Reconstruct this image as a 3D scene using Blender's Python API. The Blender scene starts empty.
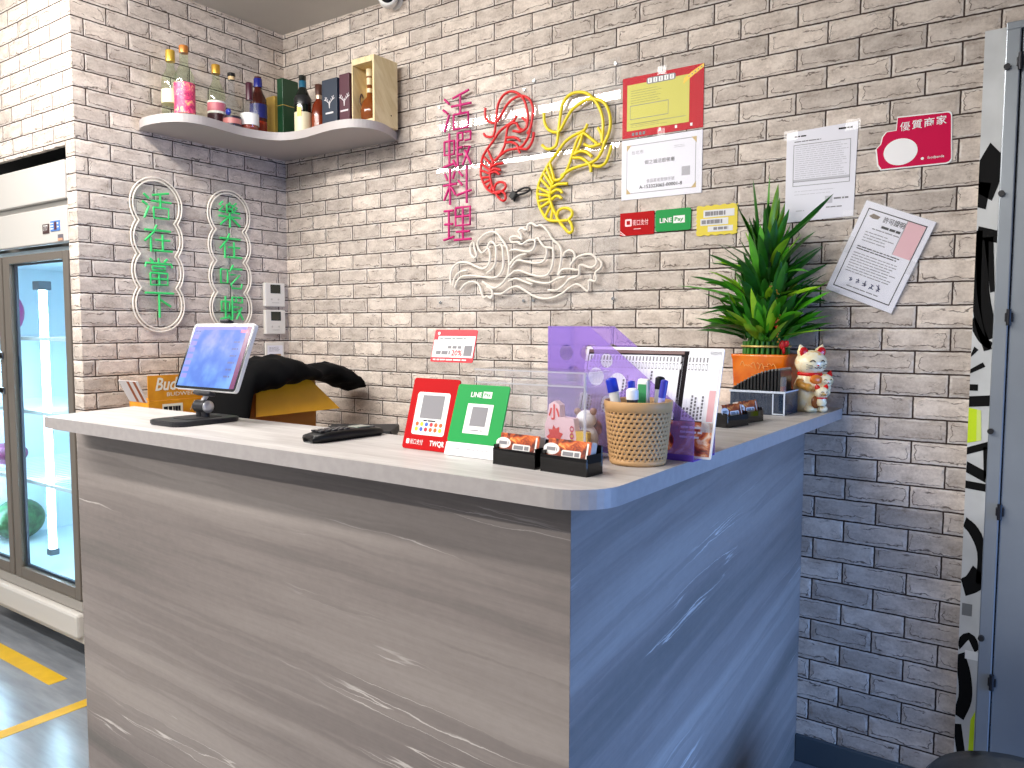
import bpy, bmesh, math, random
from mathutils import Matrix, Vector, noise
random.seed(7)
SC = bpy.context.scene
COL = SC.collection

# ---------------------------------------------------------------- camera, world, light, exposure
def srgb(r, g, b):
    f = lambda c: (c / 255 / 12.92) if c / 255 <= .04045 else ((c / 255 + .055) / 1.055) ** 2.4
    return (f(r), f(g), f(b), 1.0)

YAW, PITCH, ROLL, FPX = 0.616952, 0.071686, 0.0019035, 785.86
CAM = Vector((3.1730, -2.5508, 0.0))
fw = Vector((-math.sin(YAW) * math.cos(PITCH), math.cos(YAW) * math.cos(PITCH), -math.sin(PITCH)))
rt = fw.cross(Vector((0, 0, 1))).normalized()
up = rt.cross(fw)
r2 = rt * math.cos(ROLL) + up * math.sin(ROLL)
u2 = -rt * math.sin(ROLL) + up * math.cos(ROLL)
cd = bpy.data.cameras.new('camera')
cam = bpy.data.objects.new('camera', cd)
COL.objects.link(cam)
cd.sensor_width = 36.0
cd.lens = FPX * 36.0 / 1024.0
cd.clip_start = .02
m = Matrix.Identity(4)
for i in range(3):
    m[i][0], m[i][1], m[i][2], m[i][3] = r2[i], u2[i], -fw[i], CAM[i]
cam.matrix_world = m
SC.camera = cam

w = bpy.data.worlds.new('world')
SC.world = w
w.use_nodes = True
bg = w.node_tree.nodes['Background']
bg.inputs[0].default_value = (0.90, 0.94, 1.0, 1)
bg.inputs[1].default_value = 0.42
# neutral room light from the hall side, blue daylight from the open shop front on the right (+x)
_wt = w.node_tree
_tc = _wt.nodes.new('ShaderNodeTexCoord'); _sp = _wt.nodes.new('ShaderNodeSeparateXYZ'); _wt.links.new(_tc.outputs['Generated'], _sp.inputs[0])
_mr = _wt.nodes.new('ShaderNodeMapRange'); _mr.inputs[1].default_value = .15; _mr.inputs[2].default_value = .75; _wt.links.new(_sp.outputs[0], _mr.inputs[0])
_mx = _wt.nodes.new('ShaderNodeMix'); _mx.data_type = 'RGBA'; _wt.links.new(_mr.outputs[0], _mx.inputs[0])
_mx.inputs[6].default_value = (1.0, .97, .94, 1); _mx.inputs[7].default_value = (.10, .18, .36, 1); _wt.links.new(_mx.outputs[2], bg.inputs[0])

def area(name, loc, target, sx, sy, power, color):
    l = bpy.data.lights.new(name, 'AREA')
    l.shape = 'RECTANGLE'; l.size = sx; l.size_y = sy; l.energy = power; l.color = color
    o = bpy.data.objects.new(name, l); COL.objects.link(o)
    o.location = loc
    d = Vector(target) - Vector(loc)
    o.rotation_euler = d.to_track_quat('-Z', 'Y').to_euler()
    return o
# two rows of ceiling fluorescents run along the room, daylight comes through the shop front on the right
area('ceiling_tube_light_near', (0.66, -1.72, 1.38), (0.66, -.75, .2), 2.25, .055, 43, (1, .965, .925))
area('ceiling_tube_light_middle', (0.1, -2.9, 1.39), (0.1, -2.9, 0), 4.6, .14, 105, (1, .965, .925))
area('added_wall_fill_light', (1.5, -4.3, 1.39), (1.5, -4.3, 0), 1.7, .14, 105, (1, .965, .925))  # added fill row out of view, brightens the walls and upright faces
day = area('shop_front_daylight', (5.4, -.95, -.42), (2.5, -.95, -1.15), 1.5, .8, 22, (.22, .45, 1.0))
day.data.spread = math.radians(75)

vs = SC.view_settings
vs.view_transform = 'Standard'; vs.look = 'None'; vs.gamma = 1; vs.use_curve_mapping = False
vs.exposure = 0.22

# ---------------------------------------------------------------- node helpers and materials
class NT:
    def __init__(s, name):
        s.mat = bpy.data.materials.new(name); s.mat.use_nodes = True
        s.t = s.mat.node_tree; s.b = s.t.nodes['Principled BSDF']; s.out = s.t.nodes['Material Output']
    def node(s, kind, **kw):
        n = s.t.nodes.new(kind)
        for k, v in kw.items(): setattr(n, k, v)
        return n
    def link(s, a, b): s.t.links.new(a, b)
    def put(s, sock, v):
        if isinstance(v, bpy.types.NodeSocket): s.link(v, sock)
        else: sock.default_value = v
    def m(s, op, a, b=None, c=None):
        n = s.node('ShaderNodeMath', operation=op)
        s.put(n.inputs[0], a)
        if b is not None: s.put(n.inputs[1], b)
        if c is not None: s.put(n.inputs[2], c)
        return n.outputs[0]
    def ss(s, x, a, b, to0=0.0, to1=1.0):
        n = s.node('ShaderNodeMapRange', interpolation_type='SMOOTHSTEP')
        s.put(n.inputs[0], x); n.inputs[1].default_value = a; n.inputs[2].default_value = b
        n.inputs[3].default_value = to0; n.inputs[4].default_value = to1
        return n.outputs[0]
    def xyz(s, x, y, z):
        n = s.node('ShaderNodeCombineXYZ')
        s.put(n.inputs[0], x); s.put(n.inputs[1], y); s.put(n.inputs[2], z)
        return n.outputs[0]
    def obj(s):
        n = s.node('ShaderNodeTexCoord'); sp = s.node('ShaderNodeSeparateXYZ')
        s.link(n.outputs['Object'], sp.inputs[0])
        return sp.outputs
    def noise(s, vec, scale, detail=3, rough=.5, dist=0):
        n = s.node('ShaderNodeTexNoise')
        s.put(n.inputs['Vector'], vec); n.inputs['Scale'].default_value = scale
        n.inputs['Detail'].default_value = detail; n.inputs['Roughness'].default_value = rough
        n.inputs['Distortion'].default_value = dist
        return n.outputs['Fac']
    def mix(s, f, a, b, mode='MIX'):
        n = s.node('ShaderNodeMix', data_type='RGBA', blend_type=mode)
        s.put(n.inputs[0], f); s.put(n.inputs[6], a); s.put(n.inputs[7], b)
        return n.outputs[2]
    def ramp(s, f, stops):
        n = s.node('ShaderNodeValToRGB'); e = n.color_ramp.elements
        while len(e) < len(stops): e.new(.5)
        for q, (p, c) in zip(e, stops): q.position = p; q.color = c
        s.put(n.inputs[0], f)
        return n.outputs[0]
    def bump(s, h, strength, dist):
        n = s.node('ShaderNodeBump'); n.inputs['Strength'].default_value = strength
        n.inputs['Distance'].default_value = dist; s.put(n.inputs['Height'], h)
        s.link(n.outputs[0], s.b.inputs['Normal'])

MATS = {}
def mat(name, rgb, rough=.5, metal=0.0, emit=0.0, spec=.5, trans=0.0, var=0.0, vscale=30):
    if name in MATS: return MATS[name]
    n = NT(name); b = n.b
    c = srgb(*rgb)
    b.inputs['Base Color'].default_value = c
    b.inputs['Roughness'].default_value = rough
    b.inputs['Metallic'].default_value = metal
    b.inputs['Specular IOR Level'].default_value = spec
    if trans: b.inputs['Transmission Weight'].default_value = trans
    if emit:
        b.inputs['Emission Color'].default_value = c; b.inputs['Emission Strength'].default_value = emit
    if var:
        o = n.obj(); f = n.noise(n.xyz(o[0], o[1], o[2]), vscale, 4)
        n.link(n.mix(n.ss(f, .3, .7), tuple(x * (1 - var) for x in c[:3]) + (1,), tuple(min(1, x * (1 + var)) for x in c[:3]) + (1,)), b.inputs['Base Color'])
    MATS[name] = n.mat
    return n.mat

def clear(name, tint, gloss=.06, opac=0.0, body=(255, 255, 255), rough=.03, fres=1.0):
    """Thin clear plastic or glass: lets light through, tinted, with a real surface reflection."""
    if name in MATS: return MATS[name]
    n = NT(name); t = n.t
    tr = n.node('ShaderNodeBsdfTransparent'); tr.inputs[0].default_value = srgb(*tint)
    df = n.node('ShaderNodeBsdfDiffuse'); df.inputs[0].default_value = srgb(*body)
    gl = n.node('ShaderNodeBsdfGlossy'); gl.inputs['Roughness'].default_value = rough
    fr = n.node('ShaderNodeFresnel'); fr.inputs[0].default_value = 1.45
    m1 = n.node('ShaderNodeMixShader'); m1.inputs[0].default_value = opac
    n.link(tr.outputs[0], m1.inputs[1]); n.link(df.outputs[0], m1.inputs[2])
    m2 = n.node('ShaderNodeMixShader')
    gm = n.node('ShaderNodeNewGeometry')
    f = n.m('MULTIPLY', n.m('MULTIPLY_ADD', fr.outputs[0], fres, gloss - .04), n.m('SUBTRACT', 1.0, gm.outputs['Backfacing']))
    n.link(n.m('MAXIMUM', f, 0.0), m2.inputs[0]); n.link(m1.outputs[0], m2.inputs[1]); n.link(gl.outputs[0], m2.inputs[2])
    n.link(m2.outputs[0], n.out.inputs[0])
    MATS[name] = n.mat
    return n.mat

HB, WB = 0.06617, 0.18
def brick(name, axis, u0):
    n = NT(name); o = n.obj()
    jit = n.noise(n.xyz(o[0], o[1], o[2]), 45, 3)
    j = n.m('MULTIPLY', n.m('SUBTRACT', jit, .5), .004)
    u = n.m('ADD', o[axis], j); v = n.m('ADD', o[2], j)
    rv = n.m('DIVIDE', v, HB); row = n.m('FLOOR', rv); fv = n.m('SUBTRACT', rv, row)
    even = n.m('SUBTRACT', 1.0, n.m('FLOORED_MODULO', row, 2.0))
    uu = n.m('SUBTRACT', n.m('DIVIDE', n.m('SUBTRACT', u, u0), WB), n.m('MULTIPLY', even, .5))
    cl = n.m('FLOOR', uu); fu = n.m('SUBTRACT', uu, cl)
    du = n.m('MULTIPLY', n.m('SUBTRACT', .5, n.m('ABSOLUTE', n.m('SUBTRACT', fu, .5))), WB)
    dv = n.m('MULTIPLY', n.m('SUBTRACT', .5, n.m('ABSOLUTE', n.m('SUBTRACT', fv, .5))), HB)
    d = n.m('MINIMUM', du, dv)
    wn = n.node('ShaderNodeTexWhiteNoise', noise_dimensions='2D'); n.link(n.xyz(cl, row, 0.0), wn.inputs['Vector'])
    rnd = wn.outputs['Value']; rc = n.node('ShaderNodeSeparateColor'); n.link(wn.outputs['Color'], rc.inputs[0])
    # every brick samples the noise at its own place
    off = n.m('MULTIPLY', rnd, 37.0)
    pv = n.xyz(n.m('ADD', u, off), n.m('ADD', v, off), 0.0)
    pst = n.xyz(n.m('ADD', n.m('MULTIPLY', u, .55), off), n.m('ADD', v, off), 0.0)
    coarse = n.noise(pst, 26, 4, .6)
    fine = n.noise(pv, 120, 5, .7)
    edge = n.noise(pst, 34, 3, .6)
    # printed relief: a wavy line follows the chipped rim of each brick, mostly low down
    dc = n.m('ADD', d, n.m('MULTIPLY', n.m('SUBTRACT', edge, .5), .036))
    crack = n.ss(n.m('ABSOLUTE', n.m('SUBTRACT', dc, n.m('MULTIPLY_ADD', rc.outputs[2], .010, .0065))), .0004, .0021, 1, 0)
    mask = n.ss(n.m('ADD', n.m('MULTIPLY', n.noise(pv, 16, 2), 1.0), n.m('MULTIPLY', n.m('SUBTRACT', .5, fv), .22)), .43, .53)
    crack = n.m('MULTIPLY', crack, mask)
    rim = n.m('MULTIPLY', n.ss(d, .006, .010, 1, 0), n.ss(edge, .42, .58))
    iso = n.ss(n.m('ABSOLUTE', n.m('SUBTRACT', coarse, .5)), .002, .012, 1, 0)
    iso = n.m('MULTIPLY', iso, n.ss(n.noise(pv, 22, 2), .52, .62))
    mort = n.ss(d, .0016, .0032, 1, 0)
    c = n.ramp(n.m('ADD', n.m('MULTIPLY', coarse, .6), n.m('MULTIPLY', fine, .4)),
               [(.30, srgb(168, 157, 148)), (.45, srgb(206, 196, 188)), (.56, srgb(226, 217, 209)), (.70, srgb(240, 234, 227))])
    tint = n.mix(rc.outputs[1], srgb(218, 214, 210), srgb(255, 250, 244))
    c = n.mix(1.0, c, tint, 'MULTIPLY')
    c = n.mix(n.m('MULTIPLY', rim, .45), c, srgb(236, 230, 224))
    c = n.mix(n.m('MULTIPLY', iso, .45), c, srgb(120, 108, 98))
    c = n.mix(n.m('MULTIPLY', crack, .85), c, srgb(88, 76, 68))
    c = n.mix(mort, c, srgb(58, 44, 38))
    n.link(c, n.b.inputs['Base Color'])
    n.b.inputs['Roughness'].default_value = .62
    n.b.inputs['Specular IOR Level'].default_value = .25
    h = n.m('ADD', n.ss(dc, 0, .014), n.m('ADD', n.m('MULTIPLY', coarse, .6), n.m('MULTIPLY', fine, .25)))
    n.bump(n.m('MULTIPLY', h, n.m('SUBTRACT', 1.0, mort)), .55, .004)
    return n.mat

def laminate(name, axis, tilt, seed, light=1.0):
    """Grey stone-grain laminate: long soft bands with a few pale ragged veins."""
    n = NT(name); o = n.obj()
    t = n.m('ADD', n.m('MULTIPLY', o[axis], 1.0), seed)
    s = n.m('SUBTRACT', o[2], n.m('MULTIPLY', o[axis], tilt))
    wob = n.noise(n.xyz(n.m('MULTIPLY', t, 1.3), n.m('MULTIPLY', s, 5.0), seed), 1.0, 3, .55)
    s2 = n.m('ADD', s, n.m('MULTIPLY', n.m('SUBTRACT', wob, .5), .07))
    fine_w = n.noise(n.xyz(n.m('MULTIPLY', t, 16), n.m('MULTIPLY', s, 30.0), seed), 1.0, 4, .65)
    s3 = n.m('ADD', s2, n.m('MULTIPLY', n.m('SUBTRACT', fine_w, .5), .011))
    A = n.noise(n.xyz(n.m('MULTIPLY', t, .45), n.m('MULTIPLY', s2, 5.5), seed), 1.0, 2, .5)
    B = n.noise(n.xyz(n.m('MULTIPLY', t, .6), n.m('MULTIPLY', s3, 17), seed + 3.7), 1.0, 3, .55)
    G = n.noise(n.xyz(n.m('MULTIPLY', t, 6), n.m('MULTIPLY', s, 150.0), seed), 1.0, 3, .6)
    f = n.m('ADD', n.m('MULTIPLY', A, .58), n.m('ADD', n.m('MULTIPLY', B, .30), n.m('MULTIPLY', G, .12)))
    sp = n.noise(n.xyz(n.m('MULTIPLY', t, 40), n.m('MULTIPLY', s, 60.0), seed), 1.0, 4, .7)
    f = n.m('ADD', f, n.m('MULTIPLY', n.m('SUBTRACT', sp, .5), .10))
    k = light
    c = n.ramp(f, [(.34, srgb(118 * k, 113 * k, 108 * k)), (.46, srgb(142 * k, 132 * k, 127 * k)), (.55, srgb(156 * k, 146 * k, 140 * k)), (.67, srgb(174 * k, 164 * k, 157 * k))])
    vein = n.ss(n.m('ABSOLUTE', n.m('SUBTRACT', B, .50)), .001, .008, 1, 0)
    vmask = n.ss(n.noise(n.xyz(n.m('MULTIPLY', t, 1.3), n.m('MULTIPLY', s, 5), seed + 9), 1.0, 2), .56, .69)
    c = n.mix(n.m('MULTIPLY', n.m('MULTIPLY', vein, vmask), .75), c, srgb(214, 207, 200))
    shade = n.m('MULTIPLY', n.ss(n.m('SUBTRACT', .50, B), 0.0, .035), n.ss(n.m('SUBTRACT', .50, B), .035, .13, 1, 0))
    c = n.mix(n.m('MULTIPLY', shade, .22), c, srgb(104, 97, 94))
    n.link(c, n.b.inputs['Base Color'])
    n.b.inputs['Roughness'].default_value = .5
    n.b.inputs['Specular IOR Level'].default_value = .3
    return n.mat

def top_mat():
    n = NT('countertop_laminate'); o = n.obj()
    f = n.noise(n.xyz(n.m('MULTIPLY', o[0], 2.5), n.m('MULTIPLY', o[1], 26), o[2]), 1.0, 5, .6, .6)
    g = n.noise(n.xyz(n.m('MULTIPLY', o[0], 9), n.m('MULTIPLY', o[1], 190), o[2]), 1.0, 3, .6)
    c = n.ramp(n.m('ADD', n.m('MULTIPLY', f, .65), n.m('MULTIPLY', g, .35)),
               [(.34, srgb(164, 158, 155)), (.5, srgb(184, 179, 176)), (.66, srgb(202, 198, 195))])
    n.link(c, n.b.inputs['Base Color']); n.b.inputs['Roughness'].default_value = .42
    return n.mat

def floor_mat():
    n = NT('floor_vinyl'); o = n.obj()
    f = n.noise(n.xyz(n.m('MULTIPLY', o[0], 3), n.m('MULTIPLY', o[1], 22), 0.0), 1.0, 4, .6)
    c = n.ramp(f, [(.3, srgb(104, 108, 114)), (.7, srgb(130, 134, 140))])
    n.link(c, n.b.inputs['Base Color']); n.b.inputs['Roughness'].default_value = .22
    n.bump(n.noise(n.xyz(o[0], o[1], 0.0), 9, 3), .06, .01)
    return n.mat

def photo_print(name, dark, mid, hot, pale, scale=60):
    """A food photograph printed on card: blotches of dark sauce, red, orange and cream."""
    if name in MATS: return MATS[name]
    n = NT(name); o = n.obj()
    v = n.xyz(o[0], o[1], o[2])
    f = n.noise(v, scale, 4, .6, 1.2)
    c = n.ramp(f, [(.36, srgb(*dark)), (.47, srgb(*mid)), (.56, srgb(*hot)), (.66, srgb(*pale))])
    n.link(c, n.b.inputs['Base Color']); n.b.inputs['Roughness'].default_value = .35
    MATS[name] = n.mat
    return n.mat

# ---------------------------------------------------------------- mesh builder
I4 = Matrix.Identity(4)
def T(x, y, z): return Matrix.Translation((x, y, z))
def R(ax, deg): return Matrix.Rotation(math.radians(deg), 4, ax)
def frame(o, x, y):
    """Local axes: X along x, Y along y, Z their cross product, origin o."""
    x = Vector(x).normalized(); y = Vector(y).normalized(); z = x.cross(y)
    mm = Matrix.Identity(4)
    for i in range(3): mm[i][0], mm[i][1], mm[i][2], mm[i][3] = x[i], y[i], z[i], o[i]
    return mm
FRONT = frame((0, 0, 0), (1, 0, 0), (0, 0, 1))     # faces -y (out of the back wall)
SIDE = frame((0, 0, 0), (0, 1, 0), (0, 0, 1))      # faces +x (out of the alcove wall)

class MB:
    def __init__(s): s.v = []; s.f = []; s.mi = []; s.sm = []
    def add(s, vs, fs, mat=0, smooth=False, M=I4):
        b = len(s.v); s.v += [tuple(M @ Vector(p)) for p in vs]
        for f in fs: s.f.append(tuple(b + i for i in f)); s.mi.append(mat); s.sm.append(smooth)
        return s
    def frombm(s, bm, mat=0, smooth=False, M=I4):
        bm.verts.index_update()
        s.add([v.co.copy() for v in bm.verts], [[v.index for v in f.verts] for f in bm.faces], mat, smooth, M); bm.free(); return s
    def box(s, x0, x1, y0, y1, z0, z1, mat=0, bev=0.0, M=I4, seg=2):
        bm = bmesh.new(); bmesh.ops.create_cube(bm, size=1)
        for v in bm.verts: v.co = Vector((x0 + (v.co.x + .5) * (x1 - x0), y0 + (v.co.y + .5) * (y1 - y0), z0 + (v.co.z + .5) * (z1 - z0)))
        if bev: bmesh.ops.bevel(bm, geom=bm.edges[:], offset=bev, segments=seg, profile=.5, affect='EDGES')
        return s.frombm(bm, mat, False, M)
    def prism(s, pts, z0, z1, mat=0, M=I4, side=None, bot=None, bev=0.0):
        n = len(pts)
        vs = [(x, y, z0) for x, y in pts] + [(x, y, z1) for x, y in pts]
        s.add(vs, [tuple(range(n - 1, -1, -1))], mat if bot is None else bot, False, M)
        s.add(vs, [tuple(range(n, 2 * n))], mat, False, M)
        s.add(vs, [(i, (i + 1) % n, n + (i + 1) % n, n + i) for i in range(n)], mat if side is None else side, False, M)
        return s
    def rect(s, x0, x1, y0, y1, z, mat=0, M=I4):
        return s.add([(x0, y0, z), (x1, y0, z), (x1, y1, z), (x0, y1, z)], [(0, 1, 2, 3)], mat, False, M)
    def lathe(s, prof, mat=0, M=I4, seg=24, smooth=True, sx=1.0, sy=1.0):
        n = len(prof); vs = []
        for k in range(seg):
            a = 2 * math.pi * k / seg
            for r, z in prof: vs.append((r * math.cos(a) * sx, r * math.sin(a) * sy, z))
        fs = []
        for k in range(seg):
            k2 = (k + 1) % seg
            for i in range(n - 1): fs.append((k * n + i, k2 * n + i, k2 * n + i + 1, k * n + i + 1))
        s.add(vs, fs, mat, smooth, M)
        if prof[0][0] > 1e-5: s.add([vs[k * n] for k in range(seg)], [tuple(range(seg - 1, -1, -1))], mat, False, M)
        if prof[-1][0] > 1e-5: s.add([vs[k * n + n - 1] for k in range(seg)], [tuple(range(seg))], mat, False, M)
        return s
    def cyl(s, p, q, r, mat=0, M=I4, seg=14, r2=None):
        return s.tube([p, q], r, mat, M, seg, r2=r2)
    def tube(s, pts, r, mat=0, M=I4, seg=7, closed=False, r2=None):
        P = [Vector(p) for p in pts]; n = len(P); vs = []; fs = []
        prev = None
        for i in range(n):
            a = P[(i - 1) % n] if (closed or i > 0) else P[i]; b = P[(i + 1) % n] if (closed or i < n - 1) else P[i]
            d = (b - a).normalized() if (b - a).length > 1e-9 else Vector((0, 0, 1))
            if prev is None:
                x = d.orthogonal().normalized()
            else:
                x = (prev - d * prev.dot(d)); x = x.normalized() if x.length > 1e-6 else d.orthogonal().normalized()
            prev = x; y = d.cross(x)
            rr = r if r2 is None else r + (r2 - r) * i / max(1, n - 1)
            for k in range(seg):
                t = 2 * math.pi * k / seg
                vs.append(P[i] + x * (rr * math.cos(t)) + y * (rr * math.sin(t)))
        for i in range(n if closed else n - 1):
            j = (i + 1) % n
            for k in range(seg):
                k2 = (k + 1) % seg
                fs.append((i * seg + k, i * seg + k2, j * seg + k2, j * seg + k))
        s.add(vs, fs, mat, True, M)
        if not closed:
            s.add(vs[:seg], [tuple(range(seg - 1, -1, -1))], mat, False, M)
            s.add(vs[-seg:], [tuple(range(seg))], mat, False, M)
        return s
    def ball(s, c, rad, mat=0, M=I4, u=18, v=12):
        bm = bmesh.new(); bmesh.ops.create_uvsphere(bm, u_segments=u, v_segments=v, radius=1)
        rx, ry, rz = rad if isinstance(rad, tuple) else (rad,) * 3
        for q in bm.verts: q.co = Vector((c[0] + q.co.x * rx, c[1] + q.co.y * ry, c[2] + q.co.z * rz))
        return s.frombm(bm, mat, True, M)
    def curve(s, loops, t, mat=0, M=I4, bev=0.0):
        """Flat plate of thickness t (local z 0..t) from closed outlines; inner outlines are holes."""
        c = bpy.data.curves.new('t', 'CURVE'); c.dimensions = '2D'; c.fill_mode = 'BOTH'; c.extrude = t / 2
        for L in loops:
            sp = c.splines.new('POLY'); sp.points.add(len(L) - 1); sp.use_cyclic_u = True
            for p, (x, y) in zip(sp.points, L): p.co = (x, y, 0, 1)
        s._take(c, mat, M @ T(0, 0, t / 2)); return s
    def _take(s, c, mat, M):
        o = bpy.data.objects.new('t', c); COL.objects.link(o)
        dg = bpy.context.evaluated_depsgraph_get(); dg.update()
        me = bpy.data.meshes.new_from_object(o.evaluated_get(dg))
        s.add([v.co.copy() for v in me.vertices], [tuple(p.vertices) for p in me.polygons], mat, False, M)
        bpy.data.objects.remove(o); bpy.data.meshes.remove(me); bpy.data.curves.remove(c)
    def text(s, body, cx, cy, h, mat=0, M=I4, wid=None, z=.0006, bold=0.0, shear=0.0):
        """Lettering centred on (cx, cy) in the local plane, h tall, squeezed or stretched to wid."""
        c = bpy.data.curves.new('t', 'FONT'); c.body = body; c.size = 1; c.offset = bold; c.shear = shear
        c.extrude = 0; c.resolution_u = 2
        tmp = MB(); tmp._take(c, mat, I4)
        if not tmp.v: return s
        xs = [p[0] for p in tmp.v]; ys = [p[1] for p in tmp.v]
        sy = h / max(1e-6, max(ys) - min(ys)); sx = sy if wid is None else wid / max(1e-6, max(xs) - min(xs))
        mx, my = (max(xs) + min(xs)) / 2, (max(ys) + min(ys)) / 2
        s.add([((p[0] - mx) * sx + cx, (p[1] - my) * sy + cy, z) for p in tmp.v], tmp.f, mat, False, M)
        return s
    def lines(s, x0, x1, y0, y1, n, mat, M=I4, z=.0006, thick=.0012, ragged=.35, dash=True):
        """Rows of small print, too small to read."""
        rnd = random.Random(int((x0 + y0 * 3) * 1e5))
        for i in range(n):
            y = y1 + (y0 - y1) * (i + .5) / n; x = x0
            end = x1 - (x1 - x0) * ragged * rnd.random()
            while x < end:
                L = rnd.uniform(.006, .022) if dash else end - x
                s.rect(x, min(end, x + L), y - thick / 2, y + thick / 2, z, mat, M); x += L + rnd.uniform(.0012, .003)
        return s

def obj(name, mb, mats, parent=None, loc=None, smooth_mod=None):
    me = bpy.data.meshes.new(name); me.from_pydata([tuple(v) for v in mb.v], [], mb.f)
    if not isinstance(mats, (list, tuple)): mats = [mats]
    for q in mats: me.materials.append(q)
    me.polygons.foreach_set('material_index', mb.mi); me.polygons.foreach_set('use_smooth', mb.sm)
    me.update()
    o = bpy.data.objects.new(name, me); COL.objects.link(o)
    if parent: o.parent = parent
    if loc: o.location = loc
    return o
def tag(o, label, cat, group=None):
    o['label'] = label; o['category'] = cat
    if group: o['group'] = group
    return o
def thing(name, label, cat, loc=(0, 0, 0), rz=0, group=None):
    o = bpy.data.objects.new(name, None); COL.objects.link(o); o.empty_display_size = .05
    o.location = loc; o.rotation_euler = (0, 0, math.radians(rz))
    return tag(o, label, cat, group)
def struct(name, mb, m_):
    o = obj(name, mb, m_); o['kind'] = 'structure'; return o
def dup(root, loc, label, rz=None, group=None):
    r = root.copy(); COL.objects.link(r); r.location = loc; r['label'] = label
    if rz is not None: r.rotation_euler = (0, 0, math.radians(rz))
    if group: r['group'] = group
    for ch in list(root.children):
        c = ch.copy(); COL.objects.link(c); c.parent = r
        for g in list(ch.children):
            d = g.copy(); COL.objects.link(d); d.parent = c
    return r
def rrect(x0, x1, y0, y1, r, n=5):
    p = []
    for cx, cy, a in ((x1 - r, y1 - r, 0), (x0 + r, y1 - r, 90), (x0 + r, y0 + r, 180), (x1 - r, y0 + r, 270)):
        for k in range(n + 1):
            t = math.radians(a + 90 * k / n); p.append((cx + r * math.cos(t), cy + r * math.sin(t)))
    return p
def circ(cx, cy, r, n=24): return [(cx + r * math.cos(2 * math.pi * k / n), cy + r * math.sin(2 * math.pi * k / n)) for k in range(n)]
def catmull(P, k=4, closed=False):
    P = [Vector(p) for p in P]
    if len(P) < 3: return P
    out = []; n = len(P)
    for i in range(n if closed else n - 1):
        p1, p2 = P[i], P[(i + 1) % n]
        p0 = P[i - 1] if (closed or i > 0) else p1 * 2 - p2
        p3 = P[(i + 2) % n] if (closed or i + 2 < n) else p2 * 2 - p1
        for j in range(k):
            t = j / k
            out.append(.5 * ((2 * p1) + (p2 - p0) * t + (2 * p0 - 5 * p1 + 4 * p2 - p3) * t * t + (3 * p1 - p0 - 3 * p2 + p3) * t ** 3))
    if not closed: out.append(P[-1])
    return out

white = mat('white_plastic', (236, 235, 232), .4)
black = mat('black_plastic', (14, 14, 16), .4, spec=.35)
ink = mat('black_ink', (30, 28, 30), .7, spec=.15)
grey_ink = mat('grey_ink', (128, 126, 130), .6)
paper = mat('white_paper', (233, 232, 240), .55)
red = mat('signal_red', (176, 3, 10), .55, spec=.12)
ZC = -0.246     # counter top
ZF = -1.40      # floor
RED_SHRIMP=[[(1248,866),(1246,842),(1254,819),(1279,804),(1303,803),(1328,830),(1352,860),(1381,878),(1411,884),(1440,878),(1463,858),(1474,826),(1471,790),(1463,758),(1449,737)],[(1239,768),(1251,755),(1276,749),(1291,759),(1300,805),(1306,857),(1322,888),(1346,905),(1375,908),(1405,896),(1431,870),(1445,835),(1451,797),(1446,761)],[(1399,814),(1384,795),(1346,780),(1313,761),(1285,731),(1257,705),(1236,679),(1226,646),(1224,607),(1226,601),(1239,573),(1257,549),(1285,532),(1322,528)],[(1399,784),(1381,788),(1358,776),(1349,741),(1340,704),(1310,665),(1288,653)],[(1425,801),(1446,782),(1443,761),(1417,750),(1382,758)],[(1399,784),(1412,763),(1431,753)],[(1346,736),(1382,734),(1405,724),(1417,713)],[(1346,718),(1376,716),(1399,704),(1408,688)],[(1297,657),(1322,673),(1358,688),(1399,689),(1429,697),(1452,723),(1463,749)],[(1414,688),(1446,681),(1466,697),(1477,724),(1478,740)],[(1405,689),(1415,670)],[(1291,657),(1274,630),(1270,602),(1278,567),(1290,536)],[(1260,700),(1285,653)],[(1243,675),(1279,639)],[(1230,652),(1272,618)],[(1225,626),(1272,606)],[(1227,596),(1272,594)],[(1239,573),(1273,584)],[(1254,552),(1276,572)],[(1274,535),(1279,557)],[(1279,635),(1304,641),(1335,641)],[(1276,620),(1297,625),(1322,616)],[(1273,610),(1297,613),(1317,600)],[(1290,536),(1297,560),(1316,570),(1340,564),(1347,548),(1331,535),(1291,533)],[(1297,531),(1313,510),(1334,496),(1347,503),(1343,522),(1329,533)]]
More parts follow.
